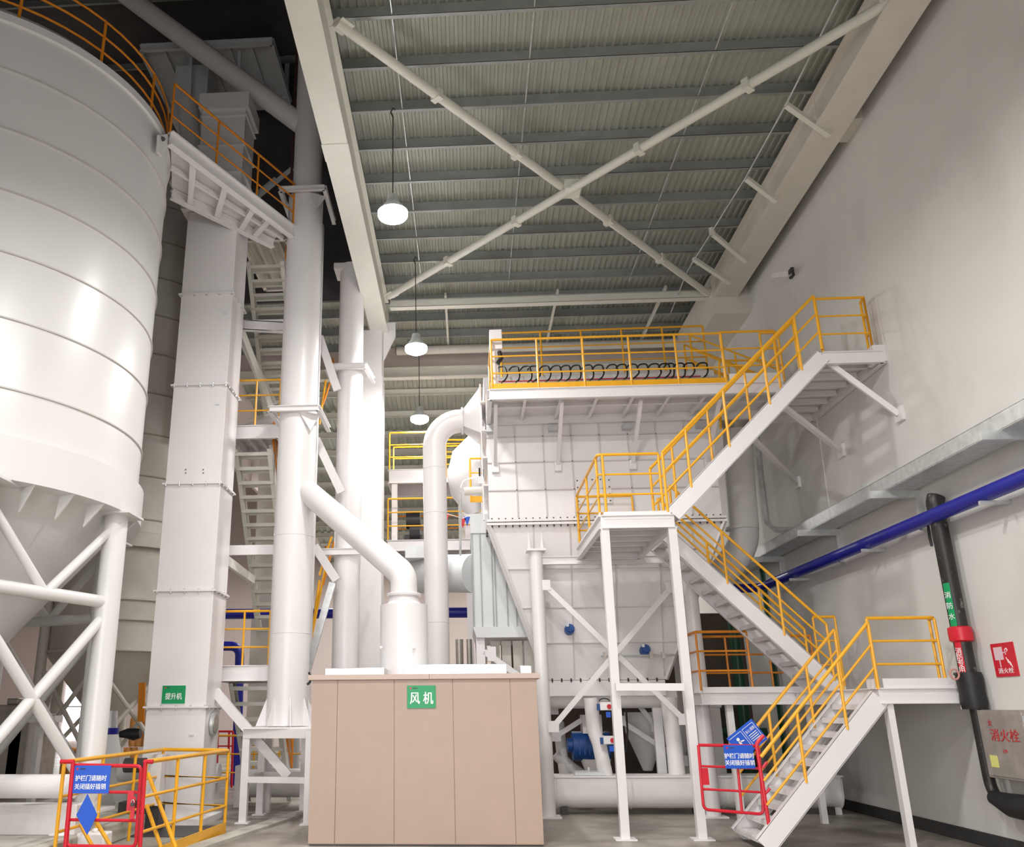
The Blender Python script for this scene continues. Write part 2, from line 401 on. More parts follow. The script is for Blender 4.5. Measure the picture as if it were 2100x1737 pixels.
# X bracing
def brace(p, q, name, label, r=.085, m=BEAM):
    t = thing(name, label, 'brace', p)
    MB().tube(p, q, r, n=14).build('tube', m, t)
    d = (Vector(q)-Vector(p))
    for f in (.0, .985):
        MB().bar(Vector(p)+d*f, Vector(p)+d*(f+.02), .3, .02).build('end_plate', m, t)
    for f in (.18, .36, .62, .8):
        c = Vector(p)+d*f; MB().bar(c, c+d.normalized()*.12, .2, .19).build('clip', m, t)
    return t
brace(P(690, 45, z=12.1), P(1452, 602, z=11.95), 'roof_brace', 'pale diagonal roof brace falling from upper left to lower right')
brace(P(797, 608, z=11.85), P(1838, -4, z=11.9), 'roof_brace', 'pale diagonal roof brace rising from lower left to upper right')
MB_ = MB(); c = P(1173, 387, z=11.95); MB_.box(c.x-.16, c.x+.16, c.y-.2, c.y+.2, c.z-.1, c.z+.1)
tag(MB_.build('brace_joint', BEAM), 'pale joint plate where the two roof braces cross', 'plate')
# stubs on the right, with a cable
for i, (a, b) in enumerate((((1612, 215), (1700, 277)), ((1530, 366), (1592, 413)), ((1462, 480), (1530, 536)), ((1422, 531), (1497, 580)))):
    lb = ['nearest and longest', 'second from the camera', 'third from the camera', 'farthest'][i]
    tag(MB().bar(P(*a, z=12.0), P(*b, z=11.68), .09, .09).build('wall_stay', BEAM), lb+' of the pale stays reaching from the cream rafter', 'stay')
mb = MB(); mb.path([P(1720, -2, z=12.28), P(1612, 215, z=12.0), P(1528, 366, z=12.0), P(1460, 475, z=12.0), P(1410, 555, z=12.0), P(1376, 640, z=12.0)], .014, 6)
t = thing('lifeline_cable', 'thin cable strung past the stays beside the cream rafter', 'cable', P(1612, 215, z=12.0))
mb.build('cable', GALV, t); c = P(1460, 474, z=12.0)
MB().tube(c+Vector((0, 0, -.07)), c+Vector((0, 0, .07)), .07, n=12).build('junction', CREAM, t)

# ================================================================== LAMPS
def make_lamp(p, ztop, label):
    t = thing('high_bay_lamp', label, 'lamp', p, 'high bay lamps hanging in a row')
    x, y, z = p
    MB().lathe(x, y, [(.26, z-.12), (.25, z-.02), (.12, z+.16), (.09, z+.3)], 28).build('reflector', GALV, t)
    MB().lathe(x, y, [(.04, z-.2), (.15, z-.19), (.24, z-.14), (.262, z-.10), (.262, z-.03), (.2, z+.0)], 28).build('glass', LAMPE, t)
    MB().tube((x, y, z+.3), (x, y, ztop), .012, n=6).build('cord', DARK, t)
    k = MB(); k.path([(x, y, ztop), (x-.04, y, ztop+.1), (x, y, ztop+.2), (x+.04, y, ztop+.15)], .015, 6); k.build('hook', DARK, t)
make_lamp(LAMP_POS[0], 12.2, 'glaring high bay lamp hanging nearest, beside the pale rafter')
make_lamp(LAMP_POS[1], 12.2, 'glaring high bay lamp hanging just right of the square column head')
make_lamp(LAMP_POS[2], 12.15, 'small glaring high bay lamp seen above the curved white duct')

# ================================================================== RIGHT WALL FITTINGS
t = thing('cable_tray', 'wide grey galvanised cable tray climbing along the right wall on brackets', 'cable tray', (6.75, 2, 5.2))
mb = MB(); mb.box(6.75, 6.77, 2, 26, 5.2, 5.41); mb.box(6.75, 7.2, 2, 26, 5.19, 5.205); mb.box(7.18, 7.2, 2, 26, 5.2, 5.41); mb.box(6.75, 7.2, 2, 26, 5.405, 5.415)
mb.build('tray', GALV, t)
for y in (8.2, 10.9, 14.1, 17.3, 20.5, 23.7):
    MB().box(6.5, 7.3, y-.035, y+.035, 5.07, 5.19).build('bracket', GALV, t)
    if y > 13.5 and y < 22: MB().box(7.2, 7.3, y-.04, y+.04, 4.55, 5.07).build('hanger', GALV, t)
for y in (10.6, 15.9):
    MB().box(7.2, 7.3, y-.05, y+.05, 5.41, 5.75).build('clip', GALV, t)
t = thing('blue_pipe', 'long blue water pipe climbing along the right wall under the cable tray', 'pipe', (7.0, 2, 4.62))
MB().path(fillet([(7.03, 2, 4.62), (7.03, 21.6, 4.62), (5.0, 21.6, 4.62)], .3), .105, 16).build('pipe', BLU, t)
for y in (11.9, 15.6, 19.2): MB().bar((6.9, y, 4.49), (7.295, y, 4.49), .05, .05).build('bracket', GALV, t)
t = thing('blue_pipe', 'dark blue pipe crossing level far behind the white columns', 'pipe', (-12, 26.3, 4.62))
MB().tube((-9.5, 26.3, 4.67), (2, 26.3, 4.6), .15, n=16).build('pipe', BLU, t)
tag(MB().path(fillet([P(450, 1325, y=25), P(492, 1325, y=25), P(488, 1480, y=25), (P(488, 1480, y=25).x, 25, .01)], .35), .13, 12).build('blue_drain_pipe', BLU), 'short bent blue pipe behind the yellow railing by the bucket elevator', 'pipe')
# black drain pipe
t = thing('black_drain_pipe', 'black cast drain pipe running down the right wall with a coupling and elbow', 'pipe', (7.12, 13.4, .5))
MB().tube((7.13, 13.42, 4.75), (7.13, 13.42, 2.25), .115, n=18).build('pipe', BLKP, t)
MB().path(fillet([(7.13, 13.42, 4.72), (7.13, 13.42, 4.84), (7.17, 13.42, 4.93)], .12), .125, 14).build('upper_elbow', BLKP, t)
MB().lathe(7.13, 13.42, [(.16, 1.86), (.175, 1.95), (.165, 2.1), (.175, 2.28), (.165, 2.36)], 24).build('coupling', BLK, t)
MB().path(fillet([(7.13, 13.42, 1.9), (7.13, 13.42, .72), (7.1, 12.5, .68)], .25), .075, 14).build('lower_pipe', BLKP, t)
MB().path([(7.08, 13.3, .72), (7.08, 12.9, .66), (7.08, 12.5, .66), (7.08, 12.2, .66)], [.09, .15, .16, .13], 16).build('trap', BLK, t)
tag(MB().path([P(1902, 1065, x=7.2), P(1906, 1100, x=7.2), P(1911, 1120, x=7.2)], .02, 6).build('loose_cable', BLK), 'thin black cable end hanging beside the black drain pipe', 'cable')
tag(MB().lathe(7.13, 13.42, [(.125, 2.78), (.155, 2.8), (.16, 2.9), (.155, 2.98), (.125, 3.0)], 24).build('red_pipe_clamp', RED), 'glossy red band wrapped around the black drain pipe', 'band')
# labels stuck on the pipe (facing the camera side)
def pipe_label(name, label, m, z0, z1, s, szs, cat='label'):
    t = thing(name, label, cat, (7.0, 13.3, z0))
    vs = []; n = 6
    mb = MB(); pts = []
    for i in range(n+1):
        a = math.radians(185+i*8); pts.append((7.13+.119*math.cos(a), 13.42+.119*math.sin(a)))
    for i in range(n):
        mb.add([(pts[i][0], pts[i][1], z0), (pts[i+1][0], pts[i+1][1], z0), (pts[i+1][0], pts[i+1][1], z1), (pts[i][0], pts[i][1], z1)], [(0, 1, 2, 3)])
    mb.build('sheet', m, t)
    a = math.radians(209); nx, ny = math.cos(a), math.sin(a)
    for i, ch in enumerate(s):
        z = z1-.12-(z1-z0-.16)*(i+.4)/len(s)
        text(t, ch, (7.13+.122*nx, 13.42+.122*ny, z), (-ny, nx, 0), (0, 0, 1), .1, LETW, thick=.003)
    return t
pipe_label('pipe_label', 'green label strip with white characters on the upper black pipe', GRN, 3.0, 3.62, '消防水', .1)
pipe_label('pipe_label', 'red label strip with white characters on the black pipe above its coupling', REDS, 2.3, 2.8, '消防专用', .1)
# small wheel valve
t = thing('wheel_valve', 'small valve with a faded red handwheel beside the landing end', 'valve', (6.85, 13.3, 2.3))
MB().path([(6.85+.06*math.cos(a*PI/6), 13.25, 2.33+.07*math.sin(a*PI/6)) for a in range(12)], .014, 6, closed=True).build('handwheel', mat('faded_red', (.55, .25, .22), .6), t)
MB().tube((6.85, 13.25, 2.33), (7.05, 13.4, 2.33), .02, n=8).build('stem', DARK, t)
# hydrant cabinet
t = thing('hydrant_cabinet', 'brushed steel fire hydrant cabinet with faded red characters on the right wall', 'cabinet', (7.05, 12.2, .98))
MB().box(7.05, 7.298, 11.2, 13.25, .98, 1.85).build('body', STEEL, t, bev=.006)
MB().box(7.035, 7.05, 12.2, 13.2, 1.01, 1.82).build('door', STEEL, t, bev=.004)
text(t, '消火栓', (7.03, 12.66, 1.52), (0, -1, 0), (0, 0, 1), .17, LETR, width=1.3)
text(t, '火', (7.03, 12.95, 1.68), (0, -1, 0), (0, 0, 1), .09, LETR)
text(t, '119', (7.03, 12.72, 1.33), (0, -1, 0), (0, 0, 1), .07, LETR)
MB().tube((7.03, 12.12, 1.78), (7.03, 12.12, 1.70), .04, n=12).build('lock', GALV, t)
tag(MB().box(7.028, 7.033, 12.93, 13.1, 1.12, 1.27).build('yellow_note', NOTE), 'pale yellow note stuck on the hydrant cabinet', 'note')
# wall sign
t = thing('hydrant_wall_sign', 'red fire hydrant sign with white box and hose pictogram on the right wall', 'sign', (7.28, 12.75, 2.28))
MB().box(7.285, 7.3, 12.5, 13.02, 2.28, 2.72).build('plate', REDS, t)
mb = MB(); mb.box(7.281, 7.285, 12.76, 12.96, 2.5, 2.67); mb.box(7.281, 7.285, 12.85, 12.87, 2.40, 2.5); mb.box(7.281, 7.285, 12.70, 12.76, 2.585, 2.60); mb.box(7.281, 7.285, 12.69, 12.705, 2.56, 2.64)
mb.build('pictogram', mat('pale_pink', (.75, .55, .6), .6), t)
mb = MB()
for i in range(3): mb.bar((7.283, 12.70-.035*i, 2.53-.03*i), (7.283, 12.66-.035*i, 2.45-.03*i), .004, .012, up=(1, 0, 0))
mb.path([(7.282, 12.69, 2.63), (7.282, 12.66, 2.645), (7.282, 12.64, 2.62), (7.282, 12.66, 2.6)], .006, 6)
mb.build('hose_mark', LETW, t)
text(t, '消火栓', (7.281, 12.76, 2.35), (0, -1, 0), (0, 0, 1), .075, LETW, width=1.6)
# security camera
t = thing('security_camera', 'small white security camera on a bracket high on the right wall', 'camera', P(1600, 566, x=7.1))
a, b = P(1588, 566, x=6.95), P(1611, 562, x=7.0)
MB().bar(a, b, .11, .11).build('housing', WHITE, t); MB().tube(a, a+(a-b).normalized()*.03, .04, n=12).build('lens', BLK, t)
MB().path([b, P(1618, 566, x=7.15), P(1626, 560, x=7.3)], .02, 8).build('arm', WHITE, t); c = P(1624, 560, x=7.28); MB().box(7.24, 7.3, c.y-.09, c.y+.09, c.z-.1, c.z+.1).build('base', DARK, t)
# conduits
t = thing('wall_conduit', 'thin conduit line running down the right wall behind the upper stairs', 'conduit', (7.28, 16.4, 5.6))
MB().path([P(1627, 575, x=7.29), P(1640, 760, x=7.29)], .012, 6).build('upper_run', WALLM, t)
MB().path([P(1675, 858, x=7.29), P(1702, 1050, x=7.29)], .014, 6).build('lower_run', WALLM, t)
tag(MB().path(fillet([P(1552, 895, x=6.9), P(1562, 985, x=6.9), P(1573, 1073, x=6.9), P(1590, 1087, x=6.9), P(1648, 1087, x=6.9)], .12, 3), .07, 4).build('cable_duct', GALV), 'bent silver cable duct dropping from under the upper landing to the tray', 'duct')

# ================================================================== STAIR TOWER (right)
# landing A by the wall
LA = platform('lower_landing', 'white lower landing against the right wall with yellow railing', 5.93, 7.22, 13.6, 16.95, 2.16, joists=3)
MB().box(6.0, 7.0, 13.585, 13.60, 2.16, 2.29).box(5.94, 5.955, 13.6, 14.0, 2.16, 2.29).build('kick_plate', WHITE, LA)
a, b = P(1800, 1411, y=13.62), P(1944, 1411, y=13.62)
railing(LA, [(a.x, 13.62, 2.16), (6.90, 13.62, 2.16), (6.94, 13.85, 2.16)], h=.99, posts=[(a.x, 13.62, 2.16), (6.90, 13.62, 2.16), (6.94, 13.85, 2.16)])
MB().bar((6.06, 13.68, 0), (6.06, 13.68, 1.95), .09, .14, up=(0, 1, 0)).build('leg', WHITE, LA)
MB().box(5.93, 6.25, 13.55, 13.85, 0, .02).build('leg_base', WHITE, LA)
MB().bar((6.06, 16.8, 0), (6.06, 16.8, 1.95), .1, .1, up=(0, 1, 0)).build('leg', WHITE, LA)
t = thing('exit_sign', 'small green and white sign at the end of the lower landing', 'sign', (7.0, 13.5, 2.0))
MB().box(6.99, 7.10, 13.50, 13.52, 1.86, 2.08).build('plate', LETW, t); MB().box(7.02, 7.06, 13.494, 13.50, 1.91, 2.04).build('mark', GRN, t)
f1 = flight('lower_stairs', 'lowest white open-tread stairs rising right from the floor to the lower landing', (4.05, 13.6, .06), (5.93, 13.6, 2.02), (0, 1.25, 0), 10, post_ts=(.36, .72, 1.0), t0=.05, sh=.27, rh=.95)
# red painted lower ends of the railing + gate
def gate(name, label, frames, r=.028):
    t = thing(name, label, 'gate', frames[0])
    return t
t = thing('stair_gate', 'red tube gate closing the foot of the lowest stairs, carrying a blue sign', 'gate', (3.2, 14.3, .4))
g = lambda u, v, y=14.0: P(u, v, y=y)
q = [g(1432, 1528), g(1556, 1530), g(1566, 1670), g(1443, 1660)]
mb = MB(); mb.path(fillet(q+[q[0]], .08)[:-1]+[q[0]], .022, 8); mb.build('frame', RED, t)
mb = MB(); mb.path([g(1434, 1571), g(1560, 1576)], .017, 8); mb.path([g(1438, 1618), g(1564, 1625)], .017, 8); mb.path([g(1513, 1575), g(1522, 1668)], .02, 8)
mb.build('bars', RED, t)
mb = MB(); c = g(1443, 1590); mb.box(c.x-.03, c.x+.07, c.y-.01, c.y+.01, c.z-.13, c.z+.1); mb.build('latch_plate', RED, t)
t2 = thing('gate_post', 'tall red tube post at the foot of the lowest stairs beside the gate', 'post', (4.2, 13.62, .2))
MB().path(fillet([P(1577, 1692, y=13.62), P(1551, 1525, y=13.62), P(1566, 1508, y=13.62)], .05), .027, 8).build('tube', RED, t2)
mb = MB(); mb.path([P(1564, 1575, y=13.62), P(1573, 1563, y=13.62)], .02, 8); mb.path([P(1569, 1628, y=13.62), P(1579, 1617, y=13.62)], .02, 8); mb.build('rail_stub', RED, t2)
def sign(name, label, c, right, up, w, h, m, lines, lm=LETW, size=None, width=1.0, logo=True, border=None, cat='sign', lw=0.9):
    t = thing(name, label, cat, c); c = Vector(c); r = Vector(right).normalized(); u = Vector(up).normalized(); n = r.cross(u).normalized()
    if border: MB().hexa(c, r*(w+.02), u*(h+.02), n*.006).build('rim', border, t)
    MB().hexa(c+n*.003, r*w, u*h, n*.008).build('plate', m, t)
    k = len(lines)
    for i, (s, sz, yy) in enumerate(lines):
        text(t, s, c+n*.009+u*h*yy, r, u, sz, lm, width=width, thick=.004, bold=.016)
    if logo:
        p = c+n*.009-r*w*.38+u*h*.38
        MB().tube(p-n*.002, p+n*.001, h*.05, n=6).build('emblem', RED, t)
        mb = MB()
        for i in range(5): mb.hexa(p+r*(h*.12+i*h*.045), r*h*.03, u*h*(.05 if i else .07), n*.002)
        mb.build('emblem_text', DARK, t)
    return t
X, Z = (1, 0, 0), (0, 0, 1)
def psign(name, label, uv, y, m, lines, **k):
    (u0, v0), (u1, v1) = uv; a, b = P(u0, v0, y=y), P(u1, v1, y=y)
    kw = dict(right=X, up=Z); kw.update(k.pop('dir', {}))
    return sign(name, label, (a+b)/2, kw['right'], kw['up'], abs(b.x-a.x), abs(a.z-b.z), m, lines, **k)
psign('gate_sign', 'blue sign with white characters on the red gate at the right stairs', ((1483, 1528), (1549, 1576)), 13.93, BLUS, [('护栏门请随时', .08, .02), ('关闭插好插销', .08, -.27)], width=.9)
# tilted sign on the far handrail
ts = thing('stair_sign', 'tilted blue sign with white pictogram hung on the stair handrail', 'sign', P(1530, 1510, y=14.4))
c = P(1532, 1515, y=14.5); r = (P(1560, 1487, y=14.5)-P(1504, 1532, y=14.5)).normalized(); u = Vector((0, -1, 0)).cross(r)*-1
u = r.cross(Vector((0, 1, 0))).normalized(); u = -u if u.z < 0 else u; n = r.cross(u)
if n.y > 0: n = -n
MB().hexa(c, r*.5, u*.36, n*.01).build('plate', BLUS, ts)
mb = MB()
for s in (-1, 1):
    mb.hexa(c+n*.007+r*.12+u*.14*s, r*.2, u*.006, n*.003); mb.hexa(c+n*.007+r*.12+r*.1*s, r*.006, u*.28, n*.003)
mb.hexa(c+n*.007-r*.12+u*.14, r*.22, u*.006, n*.003); mb.hexa(c+n*.007-r*.12-u*.14, r*.22, u*.006, n*.003); mb.hexa(c+n*.007-r*.01, r*.006, u*.28, n*.003)
mb.build('outline', LETW, ts)
mb = MB(); mb.tube(c+n*.008-r*.12+u*.07, c+n*.01-r*.12+u*.07, .025, n=12)
mb.bar(c+n*.009-r*.12+u*.04, c+n*.009-r*.13-u*.03, .035, .004, up=n); mb.bar(c+n*.009-r*.13-u*.03, c+n*.009-r*.18-u*.09, .022, .004, up=n); mb.bar(c+n*.009-r*.13-u*.03, c+n*.009-r*.08-u*.09, .022, .004, up=n); mb.bar(c+n*.009-r*.12+u*.03, c+n*.009-r*.05+u*.01, .018, .004, up=n)
mb.build('pictogram', LETW, ts)
for k_ in range(4):
    MB().hexa(c+n*.008+r*.12+u*(.015-.03*k_), r*.15, u*.01, n*.003).build('text_row', LETW, ts)
text(ts, '当心滑跌', c+n*.008+r*.12+u*.07, -n.cross(u)*-1 if False else r, u, .055, LETW, width=.8)

# landing B (middle) on two tall posts
LB = platform('middle_landing', 'white middle landing on two tall posts in front of the hopper', 2.26, 3.44, 14.36, 17.55, 4.93, joists=5)
MB().box(2.3, 3.4, 14.345, 14.36, 4.86, 4.99).box(2.25, 2.262, 14.4, 17.5, 4.88, 5.0).build('kick_plate', WHITE, LB)
for (x0, u, v) in ((2.31, 1282, 1722), (3.40, 1440, 1722)):
    q = P(u, v, z=0)
    leg = MB().bar((q.x, q.y, 0), (x0, 14.42, 4.72), .135, .135, up=(0, 1, 0)).build('leg', WHITE, LB)
    MB().box(q.x-.16, q.x+.16, q.y-.16, q.y+.16, 0, .02).build('leg_base', WHITE, leg)
a, b = P(1262, 1409, y=14.38), P(1402, 1409, y=14.38)
MB().bar(a, b, .11, .11).build('cross_beam', WHITE, LB)
railing(LB, [(2.28, 17.4, 4.95), (2.28, 14.42, 4.95), (3.30, 14.42, 4.95)], h=1.04, posts=[(2.28, 17.4, 4.95), (2.28, 15.9, 4.95), (2.28, 14.6, 4.95), (2.36, 14.40, 4.95), (3.30, 14.42, 4.95)])
railing(LB, [(2.3, 17.5, 4.95), (3.4, 17.5, 4.95)], h=1.04, spacing=2)
f2 = flight('middle_stairs', 'white stairs dropping right from the middle landing to the lower landing', (6.35, 16.0, 2.12), (3.62, 16.0, 4.95), (0, 1.05, 0), 13, sh=.26, post_ts=(.03, .3, .62, .93), rh=.95, dep=.2)
f3 = flight('upper_stairs', 'white stairs climbing right from the middle landing to the upper landing', (3.44, 14.36, 4.93), (6.25, 14.36, 7.66), (0, 1.05, 0), 12, sh=.26, post_ts=(-.03, .12, .37, .64, .86, 1.0), rh=1.02)
for (a, b) in (((1700, 745), (1843, 850)), ((1605, 832), (1724, 925)), ((1543, 898), (1634, 990))):
    q = P(*b, x=7.26); p = P(*a, y=15.35 if a[0] < 1600 else 15.0 if a[0] < 1700 else 14.5)
    MB().bar(p, q, .08, .09).build('wall_strut', WHITE, f3)
    MB().box(7.24, 7.3, q.y-.12, q.y+.12, q.z-.12, q.z+.12).build('strut_foot', WHITE, f3)
MB().bar((7.1, 14.5, 7.68), (7.3, 14.5, 7.68), .3, .3).build('strut_foot', WHITE, f3)
LC = platform('upper_landing', 'white upper landing bracketed off the right wall with yellow railing', 6.25, 7.24, 14.36, 17.6, 7.72, joists=6)
railing(LC, [(6.28, 14.4, 7.74), (7.12, 14.4, 7.74)], h=1.02, spacing=2)
railing(LC, [(7.12, 14.4, 7.74), (7.16, 14.62, 7.74)], h=1.02, spacing=1.5)
railing(LC, [(5.9, 16.2, 7.9), (6.25, 16.2, 7.9)], h=1.02, spacing=2)
# walkway behind, at the lower landing level
WK = platform('side_walkway', 'white walkway with yellow railing behind the middle stairs', 4.25, 6.9, 17.0, 18.3, 2.17, joists=2)
MB().box(4.28, 6.6, 16.985, 17.0, 2.12, 2.26).build('kick_plate', WHITE, WK)
railing(WK, [(4.27, 18.2, 2.2), (4.27, 17.05, 2.2), (5.2, 17.05, 2.2)], h=1.05, spacing=1.3, m=ORA)
railing(WK, [(4.3, 18.25, 2.2), (6.8, 18.25, 2.2)], h=1.05, spacing=.95, m=ORA)
railing(WK, [(6.45, 17.05, 2.2), (6.85, 17.05, 2.2)], h=1.3, spacing=2)
for x_ in (4.7, 6.75): MB().box(x_, x_+.12, 18.1 if x_ > 5 else 17.1, 18.22 if x_ > 5 else 17.22, 0, 2).build('leg', WHITEM, WK)

# ================================================================== DUST COLLECTOR
BX0, BX1, BY0, BY1 = .52, 5.24, 17.8, 22.2
bag = thing('dust_collector', 'huge white ribbed dust collector box with a funnel hopper below', 'machine', (BX0, BY0, 2.4))
MB().box(BX0, BX1, BY0, BY1, 5.6, 8.36).build('body', WHITE, bag)
MB().box(BX0, BX1, 18.75, BY1, 8.36, 9.12).build('plenum', WHITE, bag)
mb = MB()
for i in range(1, 8):
    x = BX0+(BX1-BX0)*i/8; mb.box(x-.012, x+.012, BY0-.035, BY0, 5.66, 7.7)
for z in (6.22, 6.82, 7.38): mb.box(BX0, BX1, BY0-.035, BY0, z-.012, z+.012)
mb.build('panel_ribs', RIB, bag)
mb = MB()
for z in (6.35, 6.95, 7.55, 8.2):
    mb.box(BX0-.11, BX0, BY0-.02, BY1, z-.02, z+.01)
mb.box(BX0-.12, BX0-.1, BY0-.04, BY0+.05, 5.6, 7.8)
for y in (19.2, 20.6): mb.box(BX0-.1, BX0, y-.02, y+.02, 5.6, 8.36)
mb.build('side_ribs', WHITE, bag)
mb = MB(); mb.box(BX0-.06, BX1+.06, BY0-.09, BY1+.09, 5.55, 5.60); mb.box(BX0-.06, BX1+.06, BY0-.09, BY1+.09, 5.48, 5.53); mb.build('flange', WHITEM, bag)
mb = MB()
for i in range(34):
    x = BX0+.05+(BX1-BX0-.1)*i/33; mb.tube((x, BY0-.05, 5.44), (x, BY0-.05, 5.63), .016, n=6)
for i in range(14):
    y = BY0+.1+i*.3; mb.tube((BX0-.035, y, 5.44), (BX0-.035, y, 5.63), .02, n=6)
mb.build('flange_bolts', DARK, bag)
mb = MB()
T = [(BX0, BY0, 5.5), (BX1, BY0, 5.5), (BX1, BY1, 5.5), (BX0, BY1, 5.5)]
B_ = [(1.62, 18.6, 2.45), (3.95, 18.6, 2.45), (3.95, 20.4, 2.45), (1.62, 20.4, 2.45)]
hop = mb.loft(T, B_).build('hopper', CREAM if False else WHITEM, bag)
def hp(s, t):   # point on the hopper's front face, s across, t down
    a = Vector(T[0]).lerp(Vector(T[1]), s); b = Vector(B_[0]).lerp(Vector(B_[1]), s); return a.lerp(b, t)+Vector((0, -.015, 0))
mb = MB()
for t_ in (.29, .54, .765): mb.bar(hp(0, t_), hp(1, t_), .05, .015)
for xx in (.9+.5, 2.15, 3.05, 3.95, 4.6):
    s0 = (xx-BX0)/(BX1-BX0)
    s1 = (xx-1.62)/(3.95-1.62)
    p = hp(s0, 0.01)
    # run down at constant x until the slanted edge
    t_end = 1.0
    for k in range(100):
        tt = k/100; xl = BX0+(1.62-BX0)*tt; xr = BX1+(3.95-BX1)*tt
        if xx < xl+.03 or xx > xr-.03: t_end = tt; break
    xl = BX0+(1.62-BX0)*t_end; xr = BX1+(3.95-BX1)*t_end
    mb.bar(p, hp((xx-xl)/(xr-xl), t_end), .02, .025)
mb.build('hopper_ribs', RIB, hop)
for i_, d_ in ((0, -.03), (1, .03)): MB().bar(Vector(T[i_])+Vector((d_, -.03, 0)), Vector(B_[i_])+Vector((d_, -.03, 0)), .12, .05).build('corner_angle', WHITEM, hop)
for i in range(12):
    x = 1.7+i*.19; MB().tube((x, 18.55, 2.41), (x, 18.55, 2.48), .018, n=6).build('outlet_bolt', DARK, hop)
mb = MB(); mb.box(1.62, 3.95, 18.56, 20.4, 2.14, 2.44); mb.tube((1.45, 18.95, 2.12), (4.2, 18.95, 2.12), .22, n=20); mb.build('outlet_screw', WHITEM, bag)
# manhole door on the front, seen behind the middle landing
mb = MB(); mb.box(2.32, 3.05, BY0-.03, BY0-.01, 5.9, 6.45); mb.build('access_door', WHITEM, bag)
mb = MB()
for i in range(4):
    for x in (2.36, 3.01): mb.tube((x, BY0-.045, 5.96+i*.145), (x, BY0-.03, 5.96+i*.145), .016, n=6)
for i in range(3): mb.tube((2.5+i*.17, BY0-.045, 6.41), (2.5+i*.17, BY0-.03, 6.41), .016, n=6)
mb.build('door_bolts', DARK, bag)
# front service platform with brackets
PL = platform('top_platform', 'white service platform with yellow railing along the top of the dust collector', .56, 6.2, 16.15, 17.72, 7.86, joists=7, jdir='y', m=WHITE)
mb = MB(); mb.ibar((.6, 16.9, 7.78), (6.2, 16.9, 7.78), .07, .1, .01); mb.build('long_joist', WHITE, PL)
railing(PL, [(.62, 17.6, 7.86), (.62, 16.2, 7.86), (5.15, 16.2, 7.86)], h=1.08, spacing=.95, toe=YEL)
MB().box(5.2, 6.2, 16.15, 16.17, 7.86, 8.06).build('kick_plate', WHITE, PL)
railing(PL, [(5.15, 16.25, 7.9), (6.2, 16.25, 7.9)], h=1.08, spacing=1.1)
for x in (.68, 1.98, 3.52, 5.05):
    mb = MB(); mb.bar((x, 16.4, 7.65), (x, 17.76, 6.72), .07, .07); mb.box(x-.07, x+.07, 17.7, 17.8, 6.6, 6.8); mb.build('strut', WHITE, PL)
    mb = MB(); mb.box(x-.16, x+.02, 17.6, 17.78, 7.46, 7.56); mb.build('cleat', GALV, PL)
# deck, rails and gear on the roof of the collector
RD = thing('roof_railing', 'yellow railing around the roof of the dust collector behind the hoses', 'railing', (.9, 18.9, 9.02))
railing(RD, [(.95, 18.9, 9.12), (5.62, 18.9, 9.15)], h=1.16, spacing=.93, mids=2)
MB().box(5.24, 5.8, 18.8, 19.6, 8.9, 9.12).build('kerb', WHITE, RD)
t = thing('roof_ladder_stair', 'small sloping yellow handrails at the right end of the collector roof', 'handrail', (5.7, 18.5, 8.2))
for dy in (0, .55):
    mb = MB(); a, b = Vector((5.25, 18.7+dy, 10.0)), Vector((6.9, 17.9+dy, 8.75))
    for k in (0, .35, .7): mb.path([a-Vector((0, 0, k)), b-Vector((0, 0, k))], .022, 8)
    r_ = mb.build('handrail', YEL, t)
    for f in (0, .5, 1):
        q = a.lerp(b, f); MB().tube(q, q-Vector((0, 0, 1.0)), .022, n=8).build('post', YEL, r_)
tag(MB().path(fillet([P(1478, 880, y=17.4)+Vector((0, 0, .0)), P(1475, 740, y=17.4), P(1570, 738, y=17.4), P(1572, 800, y=17.4)], .06, 3), .024, 8).build('guard_hoop', YEL), 'yellow guard hoop at the right end of the top platform', 'railing')
tank = thing('air_header', 'horizontal white compressed air header behind the row of black hoses', 'pipe', (.9, 18.45, 9.0))
MB().tube((.75, 18.5, 8.92), (5.6, 18.5, 8.96), .1, n=14).build('tank', WHITE, tank)
MB().box(.8, 5.3, 18.38, 18.4, 8.86, 8.88).build('red_line', RED, tank)
for i, (u, uo) in enumerate([(1035, 4), (1062, 0), (1085, 4), (1100, 9), (1124, 4), (1147, 3), (1167, 0), (1188, 0), (1212, 3), (1234, 2), (1262, 4), (1282, 2), (1303, 8), (1325, 3), (1348, 8), (1369, 5), (1380, -2), (1400, 3), (1420, 2), (1447, 2)]):
    a = P(u-9, 757 - (u-1035)*.02, y=18.38); b = P(u-5+(i%3)*2, 787-(u-1035)*.025, y=18.0)
    h = MB(); sgn = 1 if uo >= 0 else -1
    mid = P(u+4+uo*.6, 770-(u-1035)*.022, y=18.15)
    pts = [a+Vector((-.1, .05, -.02)), a+Vector((-.04, 0, .05)), a+Vector((.10, -.08, .03)), mid, b+Vector((.06, 0, .08)), b+Vector((0, 0, .04))]
    o = h.path(fillet(pts, .08, 3), .018, 6).build('pulse_hose', BLK)
    tag(o, 'black curved rubber hose on the roof of the dust collector', 'hose', 'black hoses along the collector roof')
    c = b+Vector((-.02, .0, -.05))
    v = MB(); v.tube(c+Vector((-.05, 0, -.04)), c+Vector((.05, 0, .02)), .05, n=10); v.tube(c, c+Vector((0, 0, .08)), .025, n=8)
    tag(v.build('pulse_valve', VLV), 'small green valve at the foot of a black hose', 'valve', 'green valves along the collector roof')
t = thing('control_box', 'white control box on a post at the left end of the top platform', 'box', (.75, 16.4, 8.0))
a, b = P(1003, 680, y=16.4), P(1030, 719, y=16.4)
MB().box(a.x, b.x, 16.3, 16.5, b.z, a.z).build('housing', WHITE, t, bev=.01)
